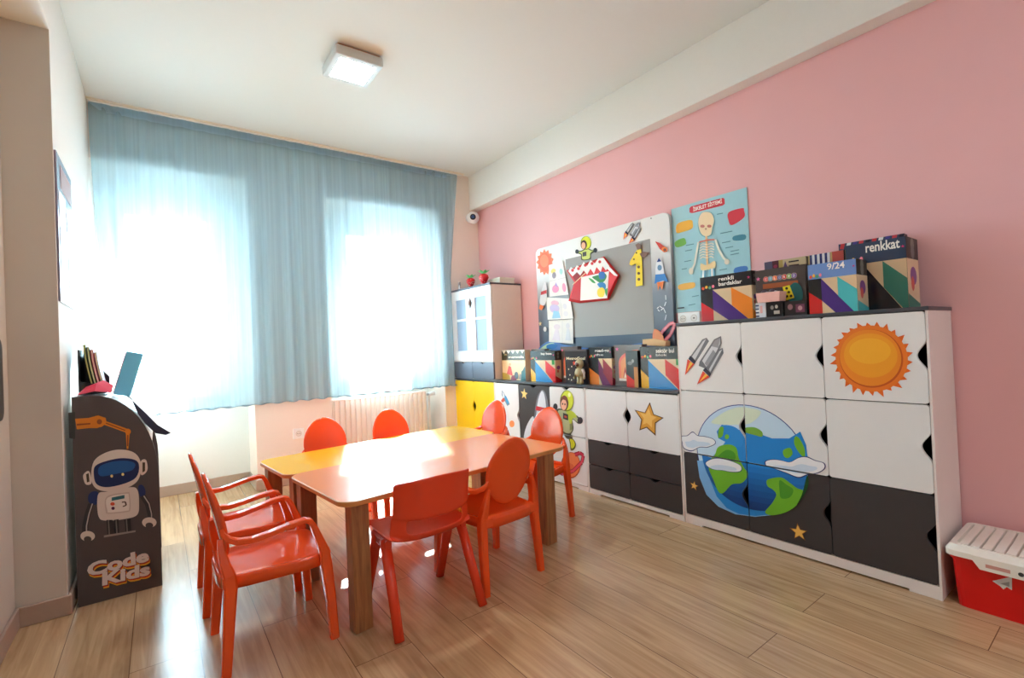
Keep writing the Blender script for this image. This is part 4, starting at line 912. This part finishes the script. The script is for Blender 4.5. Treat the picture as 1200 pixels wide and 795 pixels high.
# ------------------------------------------------------------------ red crate
t = thing('storage_crate', 'red plastic crate with white ribbed lid beside the tall cabinet', 'crate', (2.44, .26, 0)); W = t.location
m = MB(); fx0, fx1, fy0, fy1 = 2.292, 2.59, .02, .482
def rect3(x0, x1, y0, y1, z, r=.025):
    out = []
    for cx, cy, a in ((x1-r, y1-r, 0), (x0+r, y1-r, 90), (x0+r, y0+r, 180), (x1-r, y0+r, 270)): out += [Vector((cx+r*math.cos(math.radians(a+k)), cy+r*math.sin(math.radians(a+k)), z)) for k in (0, 30, 60, 90)]
    return out
m.loft([rect3(fx0+.012, fx1-.012, fy0+.012, fy1-.012, 0), rect3(fx0+.002, fx1-.002, fy0+.002, fy1-.002, .17), rect3(fx0-.004, fx1+.004, fy0-.004, fy1+.004, .172), rect3(fx0-.004, fx1+.004, fy0-.004, fy1+.004, .19)], M_cratered)
m.build('bin', t, world=W)
m = MB(); F = Face(m, (fx0+.012, 0, 0), (0, -1, 0), (-.0588, 0, 1), lift=.0012); st = (206, 206, 206)
F.pp([(1163, 681), (1186, 676), (1186, 692), (1180, 688), (1176, 691), (1172, 687)], st); F.pp([(1172, 684), (1183, 682), (1183, 688)], (150, 150, 152)); m.build('sticker', t, world=W)
m = MB(); m.loft([rect3(fx0-.016, fx1+.01, fy0-.012, fy1+.012, .186), rect3(fx0-.016, fx1+.01, fy0-.012, fy1+.012, .205), rect3(fx0-.004, fx1, fy0, fy1, .224), rect3(fx0+.012, fx1-.016, fy0+.016, fy1-.016, .224), rect3(fx0+.016, fx1-.020, fy0+.020, fy1-.020, .212)], M_cratelid)
for i in range(14):
    y = fy1-.036-i*.030
    m.bar([(fx0+.018, y, .2185), (fx1-.022, y, .2185)], .0245, .013, M_cratelid, side=(0, 1, 0), ch=.12)
m.prism([(fx0-.018, y, z) for y, z in ((.42, .19), (.40, .160), (.08, .160), (.06, .19), (.06, .204), (.42, .204))], (.010, 0, 0), M_cratelid)
F = Face(m, (fx0-.018, 0, 0), (0, -1, 0), (0, 0, 1)); gr = (206, 150, 140)
F.rect(-.385, -.325, .172, .184, gr); F.rect(-.275, -.215, .172, .184, gr); F.ell(-.30, .178, .007, .007, (60, 56, 54)); m.build('lid', t, world=W)

# ------------------------------------------------------------------ tables
def table(lab, c, rz, w, d, z, mt, group):
    t = thing('table', lab, 'table', (c[0], c[1], 0), rz, group); r = .065
    P = []
    for cx, cy, a in ((w/2-r, d/2-r, 0), (r-w/2, d/2-r, 90), (r-w/2, r-d/2, 180), (w/2-r, r-d/2, 270)): P += [Vector((cx+r*math.cos(math.radians(a+k*11.25)), cy+r*math.sin(math.radians(a+k*11.25)), 0)) for k in range(9)]
    def ring(z_, s): return [Vector((p.x-(p.x/abs(p.x))*s, p.y-(p.y/abs(p.y))*s, z_)) for p in P]
    m = MB(); m.loft([ring(z-.019, .002), ring(z-.017, 0), ring(z-.003, 0), ring(z, .003)], M_edge, cap=False); n = len(P)
    m.add(ring(z-.019, .002), [list(range(n))[::-1]], M_edge); m.add(ring(z, .003), [list(range(n))], mt); m.build('tabletop', t)
    lx, ly = w/2-.10, d/2-.04
    for sx in (-1, 1):
        for sy in (-1, 1):
            m = MB(); cx, cy = sx*lx-.035, sy*ly
            m.box(cx-.034, cx+.034, cy-.028, cy+.028, 0, z-.019, M_leg); m.build('leg', t, bevel=.003)
    return t
table('orange topped low table in front of the yellow one', (1.075, 2.085), math.radians(6), 1.20, .60, .475, M_tabora, None)
table('yellow topped low table nearer the windows', (1.0345, 2.6140), math.radians(6), 1.24, .46, .472, M_tabyel, None)

# ------------------------------------------------------------------ chairs
def armchair():
    t = thing('armchair', 'x', 'chair', (0, 0, 0), 0, 'orange armchairs with oval backs around the tables')
    # seat: rounded trapezoid with a shallow dip
    def outl(s, z, dip=0, n=40):
        out = []
        for i in range(n):
            a = 2*PI*i/n; c, q = math.cos(a), math.sin(a); e = 5.5
            rr_ = (abs(c)**e+abs(q)**e)**(-1/e); x = .155+.172*rr_*c*s; wy = .158+.017*((x-.155)/.172); y = wy*rr_*q*s
            out.append(Vector((x, y, z-dip)))
        return out
    m = MB(); m.loft([outl(.80, .278), outl(.93, .270), outl(.965, .262), outl(1, .262), outl(1.0, .296), outl(.985, .302), outl(.95, .302), outl(.88, .296), outl(.7, .290), outl(.4, .285), outl(.12, .284)], M_orange, True)
    m.build('seat', t)
    # oval back
    def bk(u, v, off):     # u across, v up from the seat
        lean = .020-.20*v; return Vector((lean+.9*u*u+off, u, .330+v))
    m = MB(); n = 36; hv, hu = .146, .124
    def ringb(s, off): return [bk(hu*s*math.cos(2*PI*i/n)*(1-.10*math.sin(2*PI*i/n)**2), hv+hv*s*math.sin(2*PI*i/n), off) for i in range(n)]
    m.loft([ringb(.02, -.007), ringb(.5, -.007), ringb(.9, -.007), ringb(.98, -.005), ringb(1, 0), ringb(.98, .005), ringb(.9, .007), ringb(.5, .006), ringb(.02, .006)], M_orange, True)
    m.build('backrest', t)
    for s in (-1, 1):
        # rear leg with the short upright that carries the back and arm
        m = MB(); m.bar([(-.008, s*.155, 0), (.004, s*.151, .15), (.014, s*.145, .27), (.012, s*.142, .31), (.002, s*.138, .345), (-.006, s*.130, .39), (-.008, s*.122, .425)], [.028, .033, .036, .036, .030, .022, .014], [.028, .033, .038, .036, .030, .022, .014], M_orange, ch=.16); m.build('leg', t)
        m = MB(); m.bar([(.324, s*.172, 0), (.316, s*.168, .15), (.305, s*.164, .27), (.300, s*.163, .320)], [.028, .032, .035, .032], [.028, .032, .038, .034], M_orange, ch=.16); m.build('leg', t)
        m = MB(); m.bar([(.305, s*.163, .300), (.290, s*.165, .345), (.266, s*.168, .412), (.256, s*.169, .430), (.240, s*.169, .436), (.19, s*.168, .431), (.13, s*.163, .418), (.08, s*.157, .410), (.04, s*.148, .412), (.015, s*.136, .422), (.002, s*.124, .438), (-.002, s*.114, .452)], [.034, .034, .034, .034, .034, .033, .031, .029, .026, .022, .016, .010], [.036, .028, .019, .017, .016, .016, .016, .018, .020, .020, .016, .010], M_orange, ch=.2); m.build('armrest', t)
    m = MB(); m.bar([(.008, -.14, .286), (.002, 0, .286), (.008, .14, .286)], .03, .048, M_orange, side=(1, 0, 0)); m.build('back_rail', t)
    return t
spots = [((.150, 1.945), 1, 'nearest orange armchair, at the left end of the orange table'),
         ((.132, 2.405), 0, 'orange armchair behind the nearest one, at the left end of the yellow table'),
         ((1.192, 1.672), 95, 'orange armchair with its back to us at the near side of the orange table'),
         ((1.872, 2.215), 190, 'orange armchair at the right end of the orange table, beside the astronaut door'),
         ((1.885, 2.800), 188, 'orange armchair at the far right end of the yellow table, by the yellow doors'),
         ((.790, 2.985), 270, 'orange armchair behind the yellow table, nearer the wall socket'),
         ((1.205, 2.995), 270, 'bright orange armchair behind the yellow table in front of the radiator')]
proto = armchair()
for i, ((x, y), a, lab) in enumerate(spots):
    if i == 0: proto.location = (x, y, 0); proto.rotation_euler = (0, 0, math.radians(a)); proto['label'] = lab
    else: dup(proto, (x, y, 0), math.radians(a), lab)

def shell_chair(loc, rz):
    t = thing('school_chair', 'red moulded school chair with wide slotted back, pulled up to the orange table', 'chair', loc, rz)
    prof = [(.205, .286), (.192, .310), (.15, .318), (.08, .312), (.0, .304), (-.07, .300), (-.115, .306), (-.140, .322), (-.150, .340), (-.157, .392), (-.172, .400), (-.172, .43), (-.178, .48), (-.186, .525), (-.190, .545)]
    N = len(prof); cols = 15; v = []; f = []
    for j, (x, z) in enumerate(prof):
        hw = .172 if j < 6 else (.166 if j < 9 else .160)
        for i in range(cols):
            s = i/(cols-1)*2-1; e = abs(s)**3
            if j < 7: xx, zz = x-.01*e, z+(.026*e if 1 < j else .006*e)
            else: xx, zz = x+.060*e*(1 if j > 8 else .85), z+(.016*e if j < 9 else (.010*e if j < 11 else -.012*s*s))
            if j == N-1: zz += .004*(1-s*s)
            v.append((xx, hw*s, zz))
    for j in range(N-1):
        for i in range(cols-1):
            if j == 8 and 2 <= i <= 11: continue        # the hand slot
            a = j*cols+i; f.append((a, a+cols, a+cols+1, a+1))
    # shell split into seat and back along the bend
    def piece(nm, j0, j1):
        fs = [q for q in f if j0 <= q[0]//cols < j1]; used = sorted({i for q in fs for i in q}); ix = {k: n for n, k in enumerate(used)}
        m = MB(); m.add([v[k] for k in used], [[ix[k] for k in q] for q in fs], M_red, True)
        o = m.build(nm, t); s = o.modifiers.new('thick', 'SOLIDIFY'); s.thickness = .008; s.offset = 0
        u = o.modifiers.new('smooth', 'SUBSURF'); u.levels = u.render_levels = 2; return o
    piece('seat', 0, 6); piece('backrest', 6, N)
    for s in (-1, 1):
        m = MB(); m.bar([(.07, s*.160, .30), (-.07, s*.160, .30)], .024, .036, M_red, side=(0, 1, 0)); m.build('leg_bracket', t)
        m = MB(); m.tube([(-.035, s*.160, .312), (-.10, s*.166, .16), (-.168, s*.174, 0)], [.0205, .019, .0175], M_red, 14); m.build('leg', t)
        m = MB(); m.tube([(.035, s*.160, .312), (.10, s*.164, .16), (.165, s*.168, 0)], [.0205, .019, .0175], M_red, 14); m.build('leg', t)
    return t
shell_chair((.815, 1.770, 0), math.radians(91))

# ------------------------------------------------------------------ robot book shelf
t = thing('book_rack', 'dark grey book rack with a printed robot at the left wall', 'shelf', (-.16, 2.97, 0)); W = t.location
yf, yb_, xl, xr, zt = 2.700, 3.24, -.294, -.012, .872
def rack_out():
    P = [(xr, 0), (xr, .50)]
    for k in range(1, 13):
        th = PI/2*k/12; P.append((xl+.06+(xr-xl-.06)*math.cos(th), .50+(zt-.50)*math.sin(th)))
    P += [(xl, zt), (xl, 0)]; return P
M_rack = mat('dark printed rack board', (84, 76, 76), .42, .4, vary=.04)
m = MB(); m.prism([(x, yf, z) for x, z in rack_out()], (0, .016, 0), M_rack)
F = Face(m, (0, yf, 0), (1, 0, 0), (0, 0, 1)); OR = (222, 132, 30); DO = (140, 70, 20); WH = (226, 214, 204); NV = (34, 52, 104)
F.pp([(80, 484), (88, 483), (88, 515), (81, 514)], (54, 54, 54))
F.pp([(88, 491), (104, 490), (115, 487), (124, 490), (125, 497), (114, 502), (104, 502), (90, 503.5)], OR); F.pp([(90, 497), (106, 496), (106, 497.5), (90, 499)], DO); F.pell(116.5, 494.5, 6.5, 6.5, OR); F.pell(116.5, 494.5, 3, 3, DO)
F.pp([(122, 493), (150, 503), (150, 508), (122, 498)], OR); F.pline([(124, 496), (149, 505.5)], .004, DO); F.pell(150, 506, 3.4, 3.4, OR)
F.pp([(147.5, 508), (152, 508), (150.5, 526), (148.5, 526)], OR); F.pline([(149.8, 510), (149.6, 523)], .004, DO); F.pell(149, 528, 1.8, 1.6, DO)
F.smooth([(110, 541), (123, 531), (140, 527), (156, 530), (164, 539), (165, 553), (160, 565), (146, 573), (126, 576), (112, 572), (107, 560)], WH)
F.smooth([(98, 556), (104, 552), (107, 560), (107, 567), (101, 568), (98, 562)], WH); F.smooth([(165, 541), (171, 539), (173, 549), (170, 555), (165, 556)], WH); F.pp([(101, 556), (104, 554.5), (105, 564.5), (102, 565.5)], (70, 60, 40)); F.pp([(167, 542), (170, 542), (170, 552), (167, 554)], (70, 60, 40))
F.smooth([(112, 546), (126, 540), (144, 537), (160, 540), (163, 550), (158, 561), (142, 568), (124, 571), (113, 567), (110, 556)], (22, 40, 88)); F.smooth([(116, 548), (128, 542), (146, 540), (158, 543), (155, 551), (138, 555), (118, 558)], (34, 92, 160))
F.pell(131, 558, 1.6, 1.7, (236, 220, 150)); F.pell(144, 556, 1.6, 1.7, (236, 220, 150))
F.smooth([(104, 580), (109, 576), (115, 577), (116, 588), (110, 592), (104, 588)], NV); F.smooth([(162, 571), (166, 568), (170, 573), (170, 581), (165, 583)], NV)
F.smooth([(116, 578), (126, 576), (152, 571), (161, 574), (163, 590), (161, 603), (148, 608), (124, 610), (116, 606), (114, 590)], WH)
F.smooth([(125, 582), (148, 577), (152, 579), (153, 596), (149, 600), (128, 602), (124, 599)], (206, 190, 180)); F.smooth([(126, 583.5), (148, 578.5), (151, 581), (151.5, 596), (148, 598.5), (129, 600.5), (126, 598)], (238, 230, 222))
F.pp([(131, 583), (146, 580), (146, 584), (131, 587)], (50, 112, 122)); F.pell(132, 590.5, 2.6, 2, (220, 90, 60)); F.pell(132.6, 595.6, 2, 1.9, (80, 40, 80)); F.pline([(143, 588.5), (147, 588), (148, 592), (144, 593.5)], .005, (90, 70, 60))
for P in ([(107, 590), (103, 602), (100, 616), (100, 623)], [(167, 581), (173, 590), (176, 602), (176, 610)]): F.pline(P, .019, (60, 56, 60)); F.pline([(u+1.6, v) for u, v in P], .004, (190, 180, 176))
for u, v in ((103, 628), (175, 612)): F.pell(u, v, 8.5, 6, WH); F.pell(u, v+3.5, 4.5, 3.4, (84, 76, 76))
for P in ([(125, 609), (126, 626), (133, 625), (132, 609)], [(134, 609), (135, 625), (140, 624), (139, 608)], [(146, 608), (147, 623), (154, 622), (153, 607)]): F.pp(P, (50, 47, 50)); F.pp([(P[0][0]+1.5, P[0][1]), (P[1][0]+1.5, P[1][1]), (P[1][0]+3, P[1][1]), (P[0][0]+3, P[0][1])], (120, 112, 110))
F.pp([(122, 627), (159, 621), (159, 623), (122, 629.5)], (150, 140, 136))
def logo(s, u0, v0, u1, v1, hh):
    a, b = F.px(u0, v0); c_, d_ = F.px(u1, v1); w = math.hypot(c_-a, d_-b); r = math.atan2(d_-b, c_-a)
    F.text(s, a+.004, b-.013, w, hh, (240, 180, 50), r, .05); F.text(s, a+.003, b-.007, w, hh, (206, 60, 40), r, .05); F.text(s, a+.001, b-.002, w, hh, (70, 46, 46), r, .055); F.text(s, a, b, w, hh, (226, 214, 210), r, .045)
logo('Code', 103, 676, 175, 657, .058); logo('Kids', 120, 686, 176, 673, .056)
m.build('side_panel', t, world=W)
m = MB(); m.prism([(x, yb_, z) for x, z in rack_out()], (0, .016, 0), M_rack); m.build('side_panel', t, world=W)
m = MB(); m.box(xl, xl+.012, yf+.017, yb_-.001, .02, zt, M_cabwhite); m.build('back_panel', t, world=W)
for z, xe in ((.03, xr-.012), (.30, xr-.02), (.56, xr-.03)):
    m = MB(); m.box(xl+.013, xe, yf+.017, yb_-.001, z, z+.014, M_cabwhite); m.box(xe-.012, xe, yf+.017, yb_-.001, z+.014, z+.06, M_cabwhite); m.build('shelf', t, world=W)
m = MB(); P = []
for k in range(3, 13):
    th = PI/2*k/12; P.append((xl+.055+(xr-xl-.055)*math.cos(th)*.99, .50+(zt-.505)*math.sin(th)))
Q = [(x, z) for x, z in P]+[(xl+.02, zt-.004), (xl+.02, zt-.012)]+[(x-.008, z-.010) for x, z in P[::-1]]
m.prism([(x, yf+.017, z) for x, z in Q], (0, yb_-yf-.018, 0), M_cabwhite); m.build('curved_top', t, world=W)
# magazine file and booklets on it
GB = 'booklets in the black file'
t = thing('magazine_file', 'black file holding booklets on top of the robot rack', 'file', (-.235, 2.90, zt)); m = MB()
m.box(-.05, .045, -.06, .13, 0, .006, M_black); m.box(-.05, -.044, -.06, .13, .006, .20, M_black); m.prism([(-.044, .124, .006), (.045, .124, .006), (.045, .124, .07), (-.044, .124, .19)], (0, .006, 0), M_black); m.prism([(-.044, -.06, .006), (.045, -.06, .006), (.045, -.06, .03), (-.044, -.06, .06)], (0, .006, 0), M_black)
m.build('holder', t)
def booklet(i, col, edge, lab):
    x = -.268+.0125*i; m = MB(); secs = []
    for j in range(9):
        q = j/8; xx = x+.030*(1-q)**1.6; z = zt+.008+(.215-.012*i)*q
        secs.append([Vector((xx, 2.862, z)), Vector((xx+.009, 2.862, z)), Vector((xx+.009, 3.01, z)), Vector((xx, 3.01, z))])
    m.loft(secs, flatc(col)); 
    for j in range(8):
        a, b = secs[j], secs[j+1]; d = Vector((0, -.0006, 0)); s = Vector((.002, 0, 0)); e = Vector((-.002, 0, 0))
        m.add([a[0]+d+s, a[1]+d+e, b[1]+d+e, b[0]+d+s], [(0, 1, 2, 3)], flatc(edge))
    return tag(m.build('booklet', world=(x, 2.93, zt)), lab, 'booklet', GB)
booklet(0, (44, 66, 40), (180, 190, 120), 'dark green curved booklet, leftmost in the file on the robot rack')
booklet(1, (70, 92, 50), (196, 200, 150), 'olive curved booklet second from the wall in the file')
booklet(2, (190, 60, 90), (226, 200, 190), 'crimson booklet in the middle of the file on the rack')
booklet(3, (120, 70, 80), (226, 206, 170), 'brownish booklet next to the blue book side of the file')
t = thing('picture_book', 'light blue book leaning on the robot rack', 'book', (-.170, 2.88, zt-.010))
m = MB(); m.box(0, .062, 0, .15, 0, .205, flatc((112, 202, 242))); m.build('cover', t, bevel=.002)
m = MB(); m.box(-.004, 0, .004, .146, .004, .203, flatc((240, 170, 196))); m.build('pages', t)
t.rotation_euler = (0, .27, 0)
m = MB(); P = [(-.285, 2.775, .0), (-.225, 2.765, .012), (-.17, 2.775, .0), (-.165, 2.83, .03), (-.20, 2.84, .055), (-.26, 2.84, .03)]
m.add([(x, y, zt+.004+z) for x, y, z in P]+[(-.22, 2.80, zt+.05)], [(0, 1, 6), (1, 2, 6), (2, 3, 6), (3, 4, 6), (4, 5, 6), (5, 0, 6)], flatc((232, 70, 96)))
m.add([(x, y, zt+.003+z) for x, y, z in P], [(0, 5, 4, 3, 2, 1)], flatc((214, 50, 80)))
tag(m.build('crumpled_paper', world=(-.22, 2.8, zt)), 'crumpled pink paper in front of the file on the rack', 'paper')
m = MB(); P = [at(u, v, 'y', 2.73) for u, v in [(150, 473), (166, 488), (180, 502), (196, 511.5), (190, 514), (178, 512), (166, 501), (157, 489)]]
m.prism(P[::-1], (0, .20, 0), flatc((52, 54, 80)), M_paper)
o = m.build('open_booklet', world=(-.05, 2.83, .75)); o.location += Vector((.014, 0, .013))
tag(o, 'white booklet with a dark edge draped over the curved top of the rack', 'booklet')

# ------------------------------------------------------------------ notice board on the left wall
t = thing('notice_board', 'narrow notice board with papers on the white wall by the curtain', 'board', (XL, 2.88, 1.58)); W = t.location
m = MB(); m.box(XL, XL+.008, 2.672, 3.09, 1.27, 1.895, mat('notice board dark print', (132, 128, 146), .14)); m.build('panel', t, bevel=.002, world=W)
for y0, y1, z0, z1, c_ in ((2.70, 2.88, 1.62, 1.74, (238, 240, 246)), (2.90, 3.07, 1.55, 1.70, (214, 226, 244)), (2.70, 2.90, 1.36, 1.60, (240, 240, 244)), (2.92, 3.07, 1.33, 1.52, (226, 220, 236)), (2.76, 3.06, 1.76, 1.86, (176, 150, 150))):
    m = MB(); m.box(XL+.0082, XL+.0095, y0, y1, z0, z1, flatc(c_)); m.build('sheet', t, world=W)

# ------------------------------------------------------------------ daylight
w = bpy.data.worlds.new('sky'); bpy.context.scene.world = w; w.use_nodes = True
bg = w.node_tree.nodes['Background']; bg.inputs['Color'].default_value = (.84, .93, 1, 1); bg.inputs['Strength'].default_value = 6.2
s = bpy.data.lights.new('sun', 'SUN'); s.energy = 28; s.angle = math.radians(1.2); s.color = (1, .95, .86)
so = bpy.data.objects.new('sun', s); C.objects.link(so)
d = Vector((-.345, -1, -.64)); so.rotation_euler = d.to_track_quat('-Z', 'Y').to_euler()
for i, (g0, g1, h0, h1) in enumerate(WIN):
    l = bpy.data.lights.new('portal', 'AREA'); l.shape = 'RECTANGLE'; l.size = g1-g0; l.size_y = h1-h0; l.cycles.is_portal = True
    o = bpy.data.objects.new('portal', l); C.objects.link(o); o.location = ((g0+g1)/2, YN+.2, (h0+h1)/2); o.rotation_euler = (-PI/2, 0, 0)

# ------------------------------------------------------------------ camera and view
cd = bpy.data.cameras.new('camera'); cd.sensor_width = 36; cd.lens = FPX/1200*36; cd.clip_start = .02
co = bpy.data.objects.new('camera', cd); C.objects.link(co)
B = -FV
co.matrix_world = Matrix(((RV.x, UV.x, B.x, 0), (RV.y, UV.y, B.y, 0), (RV.z, UV.z, B.z, CZ), (0, 0, 0, 1)))
sc = bpy.context.scene; sc.camera = co
sc.view_settings.view_transform = 'Standard'; sc.view_settings.look = 'None'; sc.view_settings.gamma = 1; sc.view_settings.use_curve_mapping = False
sc.view_settings.exposure = 2.15
sc.cycles.max_bounces = 12; sc.cycles.diffuse_bounces = 7; sc.cycles.transparent_max_bounces = 12; sc.cycles.use_denoising = True
sc.cycles.caustics_reflective = False; sc.cycles.caustics_refractive = False; sc.cycles.sample_clamp_indirect = 8
